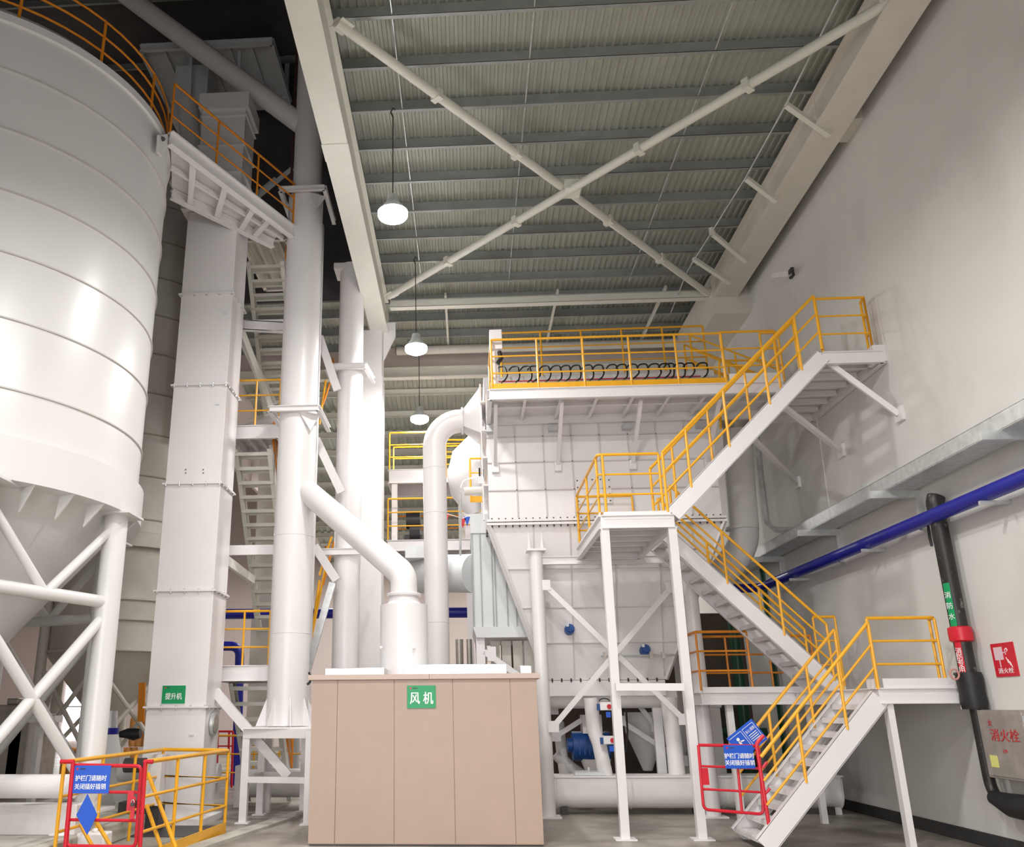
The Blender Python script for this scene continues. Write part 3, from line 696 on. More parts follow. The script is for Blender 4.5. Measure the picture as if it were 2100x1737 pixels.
MB().box(a.x+.05, a.x+.15, 16.36, 16.44, 7.9, b.z).build('post', WHITE, t)
MB().path([P(1024, 722, y=16.35), P(1028, 735, y=16.3), P(1020, 746, y=16.35)], .045, 8).build('cable_gland', BLK, t)
# support columns of the collector
def round_col(x, y, zt, label, r=.135, spikes=True):
    t = thing('round_column', label, 'column', (x, y, 0))
    MB().tube((x, y, 0), (x, y, zt), r, n=24).build('shaft', WHITE, t)
    MB().box(x-.22, x+.22, y-.22, y+.22, 0, .025).build('base_plate', WHITEM, t)
    MB().box(x-.19, x+.19, y-.19, y+.19, zt, zt+.04).build('cap_plate', WHITE, t)
    if spikes:
        mb = MB()
        for s in (-.13, .13): mb.prism([(x+s-.035, y, zt+.04), (x+s+.035, y, zt+.04), (x+s, y, zt+.42)], (0, .015, 0))
        mb.build('fin', WHITE, t)
    return t
round_col(1.42, 17.62, 4.9, 'round white support column left of the hopper, with two fins on its cap')
round_col(4.42, 17.7, 4.9, 'round white support column right of the hopper, behind the stair post')
round_col(1.42, 21.8, 4.9, 'round support column behind the hopper on the left', spikes=False)
round_col(4.42, 21.8, 4.9, 'round support column behind the hopper on the right', spikes=False)
tag(MB().ibar((1.5, 17.62, 4.72), (4.4, 17.7, 4.72), .12, .16, .015).build('column_beam', WHITE), 'white beam joining the tops of the two front support columns', 'beam')
def xmember(a, b, y, label, y2=None, wdt=.1):
    p, q = P(*a, y=y), P(*b, y=y2 or y)
    t = thing('cross_brace', label, 'brace', p); MB().bar(p, q, .02, wdt).bar(p+Vector((0, .04, 0)), q+Vector((0, .04, 0)), .06, .015).build('angle_bar', WHITE, t)
    for c in (p, q): MB().box(c.x-.1, c.x+.1, c.y-.03, c.y-.01, c.z-.1, c.z+.1).build('gusset', WHITE, t)
xmember((1118, 1200), (1402, 1475), 17.55, 'white diagonal brace falling right across the front of the hopper')
xmember((1135, 1490), (1376, 1205), 17.45, 'white diagonal brace rising right across the front of the hopper')
# level switches and motors on the hopper
def level_switch(u, v, y, label):
    c = P(u, v, y=y); t = thing('level_switch', label, 'sensor', c)
    MB().tube(c+Vector((0, .12, 0)), c+Vector((0, -.05, .02)), .1, n=16).build('body', MOTB, t)
    MB().tube(c+Vector((0, -.05, .02)), c+Vector((0, -.09, .025)), .07, n=16).build('cover', MOTB, t)
    MB().box(c.x-.07, c.x-.02, c.y-.1, c.y-.03, c.z+.06, c.z+.12).build('cable_entry', GALV, t)
level_switch(1168, 1292, 18.25, 'round blue level switch on the left of the hopper face')
level_switch(1323, 1334, 18.35, 'round blue level switch low on the right of the hopper face')
t = thing('air_pipe', 'thin steel air pipe with valves across the hopper foot', 'pipe', P(1240, 1346, y=18.2))
MB().path([P(1232, 1346, y=18.2), P(1385, 1343, y=18.2)], .02, 8).build('pipe', GALV, t)
for u in (1240, 1262, 1335, 1360):
    c = P(u, 1345, y=18.2); MB().box(c.x-.035, c.x+.035, c.y-.06, c.y, c.z-.05, c.z+.07).build('fitting', STEEL, t)
# vertical conveying pipes under the hopper with white actuators
t = thing('discharge_pipe', 'white vertical discharge pipe under the hopper with two white actuators', 'pipe', (2.55, 18.3, .6))
MB().path([(2.42, 18.35, 2.1), (2.44, 18.35, 1.5), (2.52, 18.3, 1.25), (2.6, 18.2, .6)], .14, 16).build('pipe', WHITEM, t)
for v in (1449, 1518):
    c = P(1240+(v-1449)*.1, v, y=18.05)
    a_ = MB().box(c.x-.1, c.x+.12, c.y-.1, c.y+.05, c.z-.07, c.z+.08).build('actuator', LETW, t, bev=.01)
    MB().box(c.x-.15, c.x-.1, c.y-.08, c.y+.03, c.z-.07, c.z+.05).build('blue_end', MOTB, a_)
    MB().tube((c.x+.07, c.y-.1, c.z), (c.x+.07, c.y-.13, c.z), .045, n=12).build('dial', RED, a_)
    MB().path([(c.x+.1*math.cos(k*PI/6)+.0, c.y-.02, c.z+.1+.05*math.sin(k*PI/6)) for k in range(7)], .012, 6).build('cable_loop', BLK, a_)
    MB().box(c.x+.0, c.x+.09, c.y-.11, c.y-.1, c.z-.2, c.z-.1).build('tag', BLUS, a_)
tag(MB().path([(3.95, 18.4, 2.1), (3.98, 18.4, 1.2), (3.96, 18.3, .6)], .16, 16).build('discharge_pipe', WHITEM), 'thick plain white pipe standing under the right side of the hopper', 'pipe')
tag(MB().box(3.72, 3.9, 18.9, 19.0, .6, 2.1).build('side_post', WHITEM), 'flat pale post just left of the thick plain pipe under the hopper', 'post')
# rotary valve with blue motor
t = thing('rotary_valve', 'blue geared rotary valve over a pale cone under the hopper', 'valve', (2.15, 19.6, .6))
c = P(1215, 1530, y=19.6)
MB().tube(c+Vector((-.42, 0, 0)), c+Vector((.34, 0, 0)), .29, n=20).build('motor', MOTB, t)
MB().tube(c+Vector((-.52, 0, .02)), c+Vector((.5, 0, .02)), .14, n=16).build('shaft_end', MOTB, t)
mb = MB()
for i in range(7): mb.box(c.x-.3+i*.1-.012, c.x-.3+i*.1+.012, c.y-.3, c.y+.3, c.z-.16, c.z+.16)
mb.build('cooling_fins', MOTB, t)
MB().box(c.x-.2, c.x+.2, c.y-.2, c.y+.2, c.z+.25, c.z+.62).build('inlet', WHITEM, t)
MB().lathe(c.x+.05, c.y, [(.12, 0.02), (.12, c.z-.8), (.32, c.z-.25)], 24).build('outlet_cone', WHITEM, t)
for (u, v, rr, hh, lb) in ((1322, 1500, .42, .8, 'dim pale funnel under the hopper on the right'), (1385, 1515, .3, .6, 'dim pale funnel at the far right under the hopper')):
    c = P(u, v, y=20.6); tag(MB().lathe(c.x, c.y, [(.1, c.z-hh), (rr, c.z), (rr, c.z+hh*.5)], 24).build('lower_funnel', WHITEM), lb, 'funnel')
for (a, b, r_, lb) in (((1140, 1545), (1200, 1595), .13, 'pale slanting chute pipe at the floor behind the left column'), ((1145, 1480), (1160, 1600), .12, 'dim upright pipe behind the left support column')):
    tag(MB().path([P(*a, y=20), P((a[0]+b[0])/2, (a[1]+b[1])/2+4, y=20), P(*b, y=20)], r_, 12).build('chute_pipe', WHITEM), lb, 'pipe')
tag(MB().box(.9, 4.9, 21.2, 21.35, 1.95, 2.2).build('back_beam', WHITEM), 'pale horizontal beam behind the discharge pipe under the hopper', 'beam')
for (a, b, lb) in (((1140, 1510), (1216, 1462), 'short pale back brace rising right behind the left column'), ((1272, 1478), (1400, 1560), 'pale back brace falling right behind the stair posts'), ((1135, 1455), (1170, 1420), 'short pale back brace near the top of the gap'), ((1285, 1415), (1345, 1490), 'thin pale back brace falling right from the screw outlet')):
    xmember(a, b, 19.5, lb)
tag(MB().path([P(1283, 1440, y=19), P(1287, 1500, y=18.9), P(1285, 1540, y=18.9), P(1272, 1545, y=18.9)], .02, 6).build('hanging_cable', BLK), 'black cable drooping beside the blue rotary valve', 'cable')
# floor screw conveyor
t = thing('screw_conveyor', 'long white trough conveyor lying on the floor behind the stairs', 'conveyor', (1.5, 17.9, .1))
y0 = 18.22
mb = MB(); prof = [(y0-.3, .66)]+[(y0-.3*math.cos(k*PI/10), .38-.28*math.sin(k*PI/10)) for k in range(11)]+[(y0+.3, .66)]
mb.prism([(1.52, a, b) for a, b in prof], (5.35, 0, 0)); mb.build('trough', WHITEM, t)
MB().box(1.5, 6.9, y0-.33, y0+.33, .66, .69).build('cover', WHITEM, t)
for x in (1.62, 3.0, 4.7, 5.5, 6.85):
    mb = MB(); mb.prism([(x, a*1.0+(a-y0)*.12, b-.02) for a, b in prof], (.02, 0, 0)); mb.build('joint_flange', WHITEM, t)
for x in (1.7, 4.2, 6.6): MB().box(x, x+.12, y0-.2, y0+.2, 0, .14).build('foot', DARK, t)
a = P(1215, 1590, z=.72); tag(MB().box(a.x-.28, a.x+.28, 17.95, 18.4, .695, .755).tube((a.x, 18.1, .755), (a.x, 18.1, .83), .02, n=8).build('hatch_cover', GREYW), 'pale hatch cover with a small knob on the floor conveyor', 'hatch')
# ducts on the right of the collector
t = thing('side_duct', 'dusty white duct pipe bending down behind the upper stairs', 'duct', (6.2, 20.4, 4.8))
MB().path(fillet([P(1512, 880, y=20.2), P(1516, 960, y=20.2), P(1528, 1120, y=20.2), P(1478, 1180, y=20.6)], .5, 6), .33, 20).build('pipe', WHITEM, t)
c = P(1522, 1084, y=20.2); MB().lathe(c.x, c.y, [(.37, c.z-.03), (.37, c.z+.03)], 24).build('flange', WHITEM, t)
c = P(1512, 880, y=20.2); MB().lathe(c.x, c.y, [(.33, c.z-.05), (.5, c.z+.5)], 20).build('upper_cone', STEEL, t)
for i, (u, v0, v1) in enumerate(((1493, 1190, 1600), (1570, 1200, 1595), (1585, 1300, 1590))):
    a, b = P(u, v0, y=22), P(u, v1, y=22)
    tag(MB().tube((a.x, 22, a.z+.4), (a.x, 22, 0), .13-.02*i, n=12).build('green_pipe', DGRN), ['left', 'middle', 'right'][i]+' dark green pipe standing in the dim corner behind the walkway', 'pipe')
tag(MB().tube((5.2, 22, 1.35), (6.9, 22, 1.35), .1, n=12).build('green_pipe', DGRN), 'horizontal dark green pipe under the side walkway', 'pipe')
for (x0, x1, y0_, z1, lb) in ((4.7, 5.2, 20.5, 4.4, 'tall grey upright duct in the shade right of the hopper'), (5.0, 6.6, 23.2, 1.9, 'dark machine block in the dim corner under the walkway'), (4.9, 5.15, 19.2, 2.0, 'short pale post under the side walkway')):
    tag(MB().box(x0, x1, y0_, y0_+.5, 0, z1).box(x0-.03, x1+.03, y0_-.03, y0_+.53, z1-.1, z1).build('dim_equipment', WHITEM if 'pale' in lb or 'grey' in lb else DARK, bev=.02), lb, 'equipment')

# ================================================================== FAN ENCLOSURE (tan cabinet)
cab = thing('fan_enclosure', 'large tan panelled fan enclosure in the foreground', 'cabinet', (-2.43, 14.03, 0))
cx0, cx1, cy0, cy1, cz = -2.42, 1.045, 14.03, 16.9, 2.345
MB().box(cx0+.01, cx1-.01, cy0+.012, cy1, .02, cz).build('body', TAN, cab)
MB().box(cx0+.02, cx1-.02, cy0+.03, cy1, 0, .03).build('base', DARK, cab)
xs = [cx0, -2.02, -1.14, -.24, .64, cx1]
for i in range(5):
    MB().box(xs[i]+.004, xs[i+1]-.004, cy0-.005, cy0+.02, .03, cz-.005).build('front_panel', TAN, cab, bev=.003)
MB().box(cx0-.06, -.6, cy0-.05, cy1, cz, cz+.075).build('top_rim', TANL, cab)
MB().box(-.595, cx1+.06, cy0-.05, cy1, cz, cz+.075).build('top_rim', TANL, cab)
psign('fan_sign', 'green sign with two white characters on the tan fan enclosure', ((835, 1406), (894, 1452)), 14.015, GRN, [('风 机', .19, -.1)], width=.84)
tag(MB().box(-2.28, -1.32, 14.35, 16.6, cz+.075, cz+.19).build('roof_tray', GALV, bev=.01), 'low bright metal tray on the left of the fan enclosure roof', 'tray')
tag(MB().box(-1.0, .60, 14.1, 16.5, cz+.075, cz+.22).build('roof_tray', GALV, bev=.005), 'long bright metal tray on the right of the fan enclosure roof', 'tray')
a, b = P(1066, 1365, y=14.3), P(1091, 1383, y=14.3)
tag(MB().box(a.x, b.x, 14.3, 14.5, cz+.075, a.z).build('junction_box', GALV, bev=.01), 'small silver junction box at the right corner of the fan enclosure roof', 'box')
tag(MB().path([P(634, 1380, y=14.6), P(638, 1388, y=14.5), P(636, 1398, y=14.5), P(630, 1404, y=14.5)], .02, 8).build('cable', BLK), 'short black cable at the left edge of the fan enclosure', 'cable')
# silencer and sloping branch
sil = thing('silencer', 'fat white cylinder silencer standing on the fan enclosure', 'silencer', (-1.07, 15.2, 2.4))
MB().lathe(-1.07, 15.2, [(.405, 2.42), (.405, 3.60), (.3, 3.62), (.24, 3.72), (.24, 3.8)], 40).build('body', WHITE, sil)
MB().lathe(-1.07, 15.2, [(.29, 3.755), (.30, 3.79), (.29, 3.8)], 40).build('flange', WHITE, sil)
for u in (782, 849): c = P(u, 1330, y=14.8); MB().tube(c, c+Vector((0, -.05, .02)), .022, n=8).build('lug', WHITE, sil)
A0 = Vector((-3.43, 17.2, 0))
br = [(-1.07, 15.2, 3.79), (-1.07, 15.2, 4.12), (-3.35, 17.15, 6.15)]
br[2] = tuple(P(618, 985, y=17.2)+Vector((0, 0, -.12)))
tag(MB().path(fillet(br, .35, 6), .232, 28).build('branch_duct', WHITE), 'white branch duct sloping from the silencer up to the big stack pipe', 'duct')
# stack pipe A and its stand
pa = thing('stack_pipe', 'thickest white stack pipe, on a square stand left of the fan enclosure', 'pipe', A0)
MB().tube(A0+Vector((0, 0, 1.62)), A0+Vector((0, 0, 13.0)), .392, n=40).build('lower_pipe', WHITE, pa)
MB().tube(A0+Vector((.02, 0, 13.0)), A0+Vector((.02, 0, 19.0)), .33, n=36).build('upper_pipe', WHITEM, pa)
for k in range(8):
    mb = MB(); a = k*PI/4+.3; mb.prism([A0+Vector((.38*math.cos(a), .38*math.sin(a), 1.62)), A0+Vector((.58*math.cos(a), .58*math.sin(a), 1.62)), A0+Vector((.38*math.cos(a), .38*math.sin(a), 2.15))], (.015*-math.sin(a), .015*math.cos(a), 0)).build('base_gusset', WHITE, pa)
for z in (7.78, 12.98):
    mb = MB(); x, y = A0.x, A0.y
    mb.ibar((x-.5, y-.47, z), (x+.5, y-.47, z), .09, .12, .012); mb.ibar((x+.5, y-.47, z), (x+.5, y+1.0, z), .09, .12, .012); mb.ibar((x-.5, y-.47, z), (x-.5, y+1.0, z), .09, .12, .012)
    mb.prism([(x+.1, y-.43, z-.05), (x+.5, y-.2, z-.05), (x+.34, y-.36, z-.45)], (0, .015, 0))
    mb.build('collar_frame', WHITE, pa)
for z in (3.3, 5.2, 9.2, 10.6):
    MB().lathe(A0.x, A0.y, [(.395, z), (.398, z+.008), (.395, z+.016)], 36, cap=False).build('weld_seam', WHITE, pa)
dp = [tuple(P(632, 268, y=17.2)), tuple(P(250, -15, y=17.2))]
tag(MB().tube(P(640, 272, y=17.2), P(255, -12, y=17.2), .235, n=28).build('diagonal_pipe', WHITEM), 'dim white pipe slanting up left from the top of the stack pipe', 'pipe')
st = thing('pipe_stand', 'square white steel stand carrying the stack pipe', 'stand', (-3.45, 17.2, 0))
zt = 1.58
for (x, y) in ((-4.05, 16.7), (-2.86, 16.5), (-4.05, 18.0), (-2.86, 18.0)):
    l = MB().bar((x, y, 0), (x, y, zt-.05), .13, .13, up=(0, 1, 0)).build('leg', WHITE, st)
    MB().box(x-.12, x+.12, y-.12, y+.12, 0, .02).build('leg_foot', WHITE, l)
mb = MB()
for (p, q) in (((-4.1, 16.68), (-2.82, 16.5)), ((-4.05, 18), (-2.86, 18)), ((-4.05, 16.7), (-4.05, 18)), ((-2.86, 16.5), (-2.86, 18))):
    mb.bar((*p, zt-.08), (*q, zt-.08), .12, .16)
mb.box(-4.1, -2.82, 16.5, 18.0, zt, zt+.03); mb.build('top_frame', WHITE, st)
mb = MB()
for (p, q) in (((-4.05, 16.7), (-2.86, 16.5)), ((-4.05, 18), (-2.86, 18)), ((-4.05, 16.7), (-4.05, 18)), ((-2.86, 16.5), (-2.86, 18))):
    mb.bar((*p, .72), (*q, .72), .1, .1)
mb.build('lower_frame', WHITE, st)
MB().bar(P(441, 1418, y=17.1), P(592, 1592, y=17.0), .1, .17).build('diagonal', WHITE, st)
# pipe B
pb = thing('vent_pipe', 'white round vent pipe right of the stack pipe, reaching up to the small roof strip', 'pipe', (-2.58, 19.0, 0))
MB().tube((-2.58, 19, 0), (-2.58, 19, 12.2), .292, n=36).build('pipe', WHITE, pb)
for z in (9.45, 5.15):
    mb = MB(); mb.ibar((-3.1, 18.65, z), (-2.2, 18.65, z), .08, .14, .012); mb.ibar((-2.2, 18.65, z), (-2.1, 19.6, z), .08, .14, .012); mb.ibar((-3.1, 18.65, z), (-3.1, 19.6, z), .08, .14, .012)
    mb.build('collar_frame', WHITE, pb)
MB().box(-3.0, -2.2, 18.75, 19.4, 12.05, 12.2).build('top_plate', WHITEM, pb)
# truss behind the pipes
tr = thing('pipe_truss', 'white steel truss of bars between the two tall round pipes', 'frame', (-3.0, 18.3, 0))
for (x, y) in ((-3.27, 18.35), (-4.0, 18.35)):
    MB().bar((x, y, 0), (x, y, 13.0), .14, .14, up=(0, 1, 0)).build('upright', WHITE, tr)
for (a, b, y) in (((655, 690), (692, 800), 18.5), ((648, 900), (700, 1010), 18.5), ((645, 1120), (690, 1190), 18.5), ((630, 950), (720, 1050), 18.8)):
    if b[0] == 720: continue
    MB().bar(P(*a, y=y), P(*b, y=y), .05, .18).build('diagonal', WHITE, tr)
for (a, b) in (((470, 640), (560, 830)), ((560, 860), (500, 880)), ((463, 1148), (520, 1192))):
    MB().bar(P(*a, y=18.4), P(*b, y=18.9), .06, .2).build('diagonal', WHITE, tr)
mb = MB(); mb.bar(P(682, 1195, y=18.2), P(632, 1370, y=18.2), .06, .14); mb.build('diagonal', GALV, tr)
# pipe C with elbow into the collector
pc = thing('inlet_duct', 'white duct rising from the fan enclosure and bending right into the dust collector', 'duct', (-.62, 18.5, 0))
pts = fillet([(-.66, 18.5, .0), (-.655, 18.5, 8.1), (.02, 18.5, 8.1)], .55, 10)
pe = P(948, 863, y=18.5); pb = P(890, 1450, y=18.5); rr_ = .60
pts = [Vector((pe.x-rr_-.03, 18.5, .02)), Vector((pe.x-rr_-.03, 18.5, pe.z-rr_))]+[Vector((pe.x-rr_-.03+rr_*(1-math.cos(k*PI/24)), 18.5, pe.z-rr_+rr_*math.sin(k*PI/24))) for k in range(1, 13)]+[pe]
MB().path(pts, .255, 28).build('pipe', WHITE, pc)
e = pts[-1]
MB().tube(e+Vector((-.02, 0, 0)), e+Vector((.02, 0, 0)), .3, n=28).build('flange', WHITE, pc)
n = 24; ring = []; sq = []
for i in range(n):
    a = 2*PI*i/n+PI/4; ring.append(e+Vector((.02, .255*math.cos(a), .255*math.sin(a))))
    s = max(abs(math.cos(a)), abs(math.sin(a))); sq.append(Vector((.42, 18.5+.5*math.cos(a)/s, e.z+.08+.53*math.sin(a)/s)))
MB().loft(ring, sq).build('transition', WHITE, pc, ang=20)
MB().box(.40, .44, 17.95, 19.05, e.z-.5, e.z+.66).build('square_flange', WHITE, pc)
for z in (3.6, 5.9, 6.9): MB().lathe(pts[0].x, 18.5, [(.257, z), (.262, z+.01), (.257, z+.02)], 28, cap=False).build('weld_seam', WHITE, pc)
# fat curved duct behind
cdct = thing('curved_duct', 'fat white curved duct bulging left of the dust collector', 'duct', (0, 20.6, 6))
MB().path([P(975, 1040, y=21.2), P(958, 1005, y=20.9), P(955, 975, y=20.7), P(962, 945, y=20.6), P(985, 922, y=20.6), P(1040, 905, y=20.6)], [.3, .42, .46, .46, .46, .46], 32).build('pipe', WHITE, cdct)
# horizontal duct to the filter housing
hd_ = thing('round_duct', 'fat grey-white horizontal duct entering the blue-grey housing', 'duct', (-1, 18.9, 4.6))
MB().path([P(858, 1180, y=20.6), P(905, 1176, y=19.8), P(972, 1176, y=19.2)], [.42, .42, .42], 32).build('pipe', GREYW, hd_)
MB().box(-1.35, -.75, 19.6, 20.6, 5.15, 5.42).build('top_hood', GREYW, hd_)
# blue-grey housing left of the hopper
hs = thing('filter_housing', 'tall blue-grey panelled housing left of the hopper', 'machine', (.14, 18.95, 3.3))
MB().box(.15, 1.6, 18.95, 21.5, 3.55, 5.55).build('body', GREYW, hs)
MB().box(.13, .75, 18.9, 21.5, 5.55, 5.98).build('hood', GREYW, hs)
mb = MB()
for x in (.15, .32, .56, .62, .86, 1.05, 1.24, 1.43): mb.box(x, x+.025, 18.92, 18.95, 3.56, 5.55)
mb.build('panel_seams', GALVR, hs)
MB().prism([(.13, 18.9, 3.55), (1.6, 18.9, 3.55), (1.6, 18.9, 3.33), (.2, 18.9, 3.33)], (0, 2.5, 0)).build('bottom_trim', GREYW, hs)
mb = MB()
for x in (.22, .5, .74, .98, 1.22): mb.box(x, x+.2, 19.5, 19.52, 1.8, 3.3)
mb.build('lower_cladding', CREAM, hs)
for (x, y) in ((.28, 19.1), (1.5, 19.1), (.28, 21.3), (1.5, 21.3)): MB().bar((x, y, 0), (x, y, 3.35), .18, .18, up=(0, 1, 0)).build('leg', WHITE, hs)
MB().bar((.35, 19.05, 3.05), (1.35, 19.05, 2.35), .08, .12).build('knee_brace', WHITE, hs)
mb = MB(); mb.box(.42, .6, 19.0, 19.2, 2.85, 3.15); mb.build('gusset', WHITE, hs)
# small gear beside it: actuator pipe and cylinder, on the side platform
t = thing('air_cylinder', 'short cream air receiver beside the top left of the blue-grey housing', 'tank', P(978, 1006, y=19))
a, b = P(952, 1008, y=18.8), P(995, 1006, y=18.8); MB().tube(a, b, .095, n=16).build('tank', CREAM, t)
MB().path(fillet([a+Vector((-.1, 0, 0)), P(945, 1010, y=18.8), P(944, 1140, y=18.8)], .05, 3), .025, 8).build('pipe', GALV, t)
MB().path(fillet([P(945, 1000, y=18.8), P(950, 985, y=18.8), P(990, 975, y=18.8)], .1, 4), .015, 6).build('hose', LETW, t)
c = P(984, 985, y=18.7); MB().box(c.x-.04, c.x+.08, c.y-.05, c.y+.05, c.z-.08, c.z+.08).build('solenoid', LETW, t)
for d in (0, .07): MB().tube(c+Vector((d, 0, .08)), c+Vector((d, 0, .28)), .02, n=8).build('plunger', BLK, t)

# ================================================================== MIDDLE BACKGROUND PLATFORMS
M1 = platform('back_platform', 'high white platform with yellow railing behind the inlet duct', -2.1, .2, 24.0, 25.6, 8.4, joists=2, fh=.4)
railing(M1, [(-2.1, 24.05, 8.42), (.3, 24.05, 8.42)], h=1.1, spacing=1.3)
railing(M1, [(-2.1, 25.5, 8.42), (.3, 25.5, 8.42)], h=1.1, spacing=1.3)
for x in (-1.95, .1): MB().bar((x, 24.1, 0), (x, 24.1, 8.2), .16, .16, up=(0, 1, 0)).build('leg', WHITE, M1)
M2 = platform('back_platform', 'lower white platform with yellow railing behind the inlet duct', -2.1, 0.9, 23.6, 26.2, 6.3, joists=3, fh=.3)
railing(M2, [(-2.1, 23.65, 6.32), (-.9, 23.65, 6.32)], h=1.15, spacing=1.1)
railing(M2, [(-.55, 23.65, 6.32), (.6, 23.65, 6.32)], h=1.15, spacing=.9)
railing(M2, [(-2.1, 26.0, 6.32), (.9, 26.0, 6.32)], h=1.15, spacing=.8, m=ORA)
c = P(848, 1085, y=24.6); tag(MB().tube(c+Vector((-.2, 0, .25)), c+Vector((.2, 0, .25)), .26, n=16).tube(c+Vector((-.1, 0, -.1)), c+Vector((.2, 0, -.1)), .3, n=16).box(c.x-.25, c.x+.25, c.y-.2, c.y+.2, 6.32, c.z-.2).build('pump_motor', BLK), 'black pump motor on the lower back platform', 'motor')
c = P(964, 1045, y=26); tag(MB().box(c.x-.35, c.x+.55, 25, 25.6, 6.32, c.z+.35).build('machine_casing', CREAM, bev=.03), 'pale yellowish machine casing on the lower back platform', 'machine')
for i, (u, v, m_) in enumerate(((915, 1062, RED), (949, 1072, RED), (958, 1068, BLUS))):
    c = P(u, v, y=23.5); tag(MB().prism([(c.x-.09, c.y, c.z+.12), (c.x+.09, c.y, c.z+.12), (c.x, c.y, c.z-.16)], (0, .01, 0)).build('pennant', m_), ['crimson pennant left of the lower back platform post', 'crimson pennant beside the thin vertical pipe', 'tiny blue pennant beside the blue-grey housing'][i], 'pennant')
tag(MB().path([P(870, 1050, y=23.5), P(915, 1062, y=23.5)+Vector((0, 0, .12)), P(949, 1072, y=23.5)+Vector((0, 0, .12)), P(958, 1068, y=23.5)+Vector((0, 0, .12)), P(1005, 1058, y=23.5)], .008, 5).build('pennant_line', LETW), 'thin string of pennants behind the inlet duct', 'string')
for x, r_ in ((-.2, .1), (.05, .07)):
    tag(MB().tube((x, 23.0, 0), (x, 23.0, 3.6), r_, n=12).build('dark_post', STEEL), 'left dark post under the round duct' if x < 0 else 'right dark post under the round duct', 'post')
c = P(945, 1000, y=21.4); mb = MB()
railing(bag, [P(915, 970, y=22)-Vector((0, 0, .1)), P(962, 970, y=22)-Vector((0, 0, .1))], h=1.0, spacing=.6)
railing(bag, [P(966, 1030, y=19.2), P(998, 1030, y=19.2)], h=1.02, spacing=2, toe=YEL)

# ================================================================== BUCKET ELEVATOR
el = thing('bucket_elevator', 'tall square white bucket elevator casing with bolted sections and a green sign', 'elevator', (-5.35, 16.9, 0))
ex0, ex1, ey0, ey1 = -5.9, -4.79, 16.5, 17.45
zs = [0.05, 1.97, 4.08, 6.18, 8.265, 10.33, 12.35]
for i in range(6):
    MB().box(ex0, ex1, ey0, ey1, zs[i], zs[i+1]-.01).build('casing_section', WHITE, el, bev=.008)
for z in zs[1:-1]:
    f_ = MB().box(ex0-.05, ex1+.05, ey0-.05, ey1+.05, z-.02, z+.012).build('flange', WHITE, el)
    for k in range(5): MB().tube((ex0+.02+k*.27, ey0-.03, z-.05), (ex0+.02+k*.27, ey0-.03, z+.03), .018, n=6).build('bolt', GALV, f_)
    for k in range(4): MB().tube((ex1+.03, ey0+.1+k*.26, z-.05), (ex1+.03, ey0+.1+k*.26, z+.03), .018, n=6).build('bolt', GALV, f_)
MB().box(ex0-.14, ex1+.06, ey0-.12, ey1+.1, 12.36, 12.50).build('head_collar', WHITEM, el)
MB().box(ex0+.1, ex1, ey0+.1, ey1, 12.5, 15.1).build('upper_casing', WHITEM, el)
MB().box(ex0+.02, ex1+.08, ey0+.02, ey1+.1, 15.1, 15.5).build('head_box', WHITEM, el)
for z in (13.4, 14.1, 14.9): MB().box(ex0+.06, ex1+.04, ey0+.06, ey1+.04, z, z+.03).build('flange', WHITEM, el)
MB().box(ex0-.12, ex1+.12, ey0-.15, ey1+.15, 0.0, .1).build('base_frame', WHITEM, el)
for (u, v) in ((461, 643), (447, 829), (393, 1507)):
    a = P(u, v, y=16.49); MB().box(a.x-.04, a.x+.04, 16.48, 16.5, a.z-.015, a.z+.015).build('name_tab', GREYW, el)
for (u, v) in ((381, 963), (417, 963)):
    for d in (0, 7):
        a = P(u, v+d, y=16.49); MB().tube(a, a+Vector((0, -.01, 0)), .012, n=6).build('rivet', DARK, el)
c = Vector((ex1+.01, 16.95, 1.67))
d = MB().tube(c, c+Vector((.06, 0, 0)), .21, n=24).build('inspection_hatch', GALV, el)
MB().tube(c+Vector((.06, 0, 0)), c+Vector((.075, 0, 0)), .17, n=24).build('hatch_glass', STEEL, d)
psign('elevator_sign', 'green sign with three white characters on the bucket elevator', ((334, 1406), (379, 1443)), 16.49, GRN, [('提升机', .125, -.12)], width=.84, border=LETW)
# elevator pit guard with gate
gh = 1.27
Bp, Cp = P(335, 1537, z=gh), P(469, 1539, z=gh)
GL, GR = Vector((-5.33, 12.0, 0)), Vector((-4.23, 12.0, 0))
for v in (Bp, Cp): v.z = 0
pg = thing('pit_guard', 'yellow tube guard rail around the bucket elevator pit', 'railing', (-4.5, 14, 0))
railing(pg, [GL, Bp, Cp, GR], h=gh, m=YEL, spacing=1.15, r=.026, toe=None)
MB().bar(Cp+Vector((.02, 0, .09)), GR+Vector((.02, 0, .09)), .015, .18).build('toe_board', YEL, pg)
for (a, b) in (((303, 1585), (360, 1737)), ((300, 1650), (330, 1737)), ((165, 1690), (190, 1737)), ((200, 1690), (228, 1737))):
    MB().tube(P(*a, y=12.6), P(*b, y=12.6), .028, n=8).build('knee_stay', YEL, pg)
pt = thing('pit_gate', 'red tube gate closing the elevator pit guard, with a blue sign and padlock', 'gate', (-4.8, 11.9, .2))
gy = 11.95
q = [P(151, 1569, y=gy), P(290, 1571, y=gy), P(278, 1737, y=gy), P(136, 1735, y=gy)]
MB().path(fillet(q+[q[0]], .07)[:-1]+[q[0]], .024, 8).build('frame', RED, pt)
mb = MB(); mb.path([P(148, 1624, y=gy), P(286, 1625, y=gy)], .019, 8); mb.path([P(141, 1681, y=gy), P(283, 1683, y=gy)], .019, 8); mb.build('bars', RED, pt)
for u0, u1, ua, ub in ((150, 133, 124, 152), (298, 287, 295, 314)):
    MB().path([P(u0, 1562, y=gy-.05), P(u1, 1740, y=gy-.05)], .027, 8).path([P(ua, 1562, y=gy-.05), P(ub, 1562, y=gy-.05)], .027, 8).build('post', RED, pt)
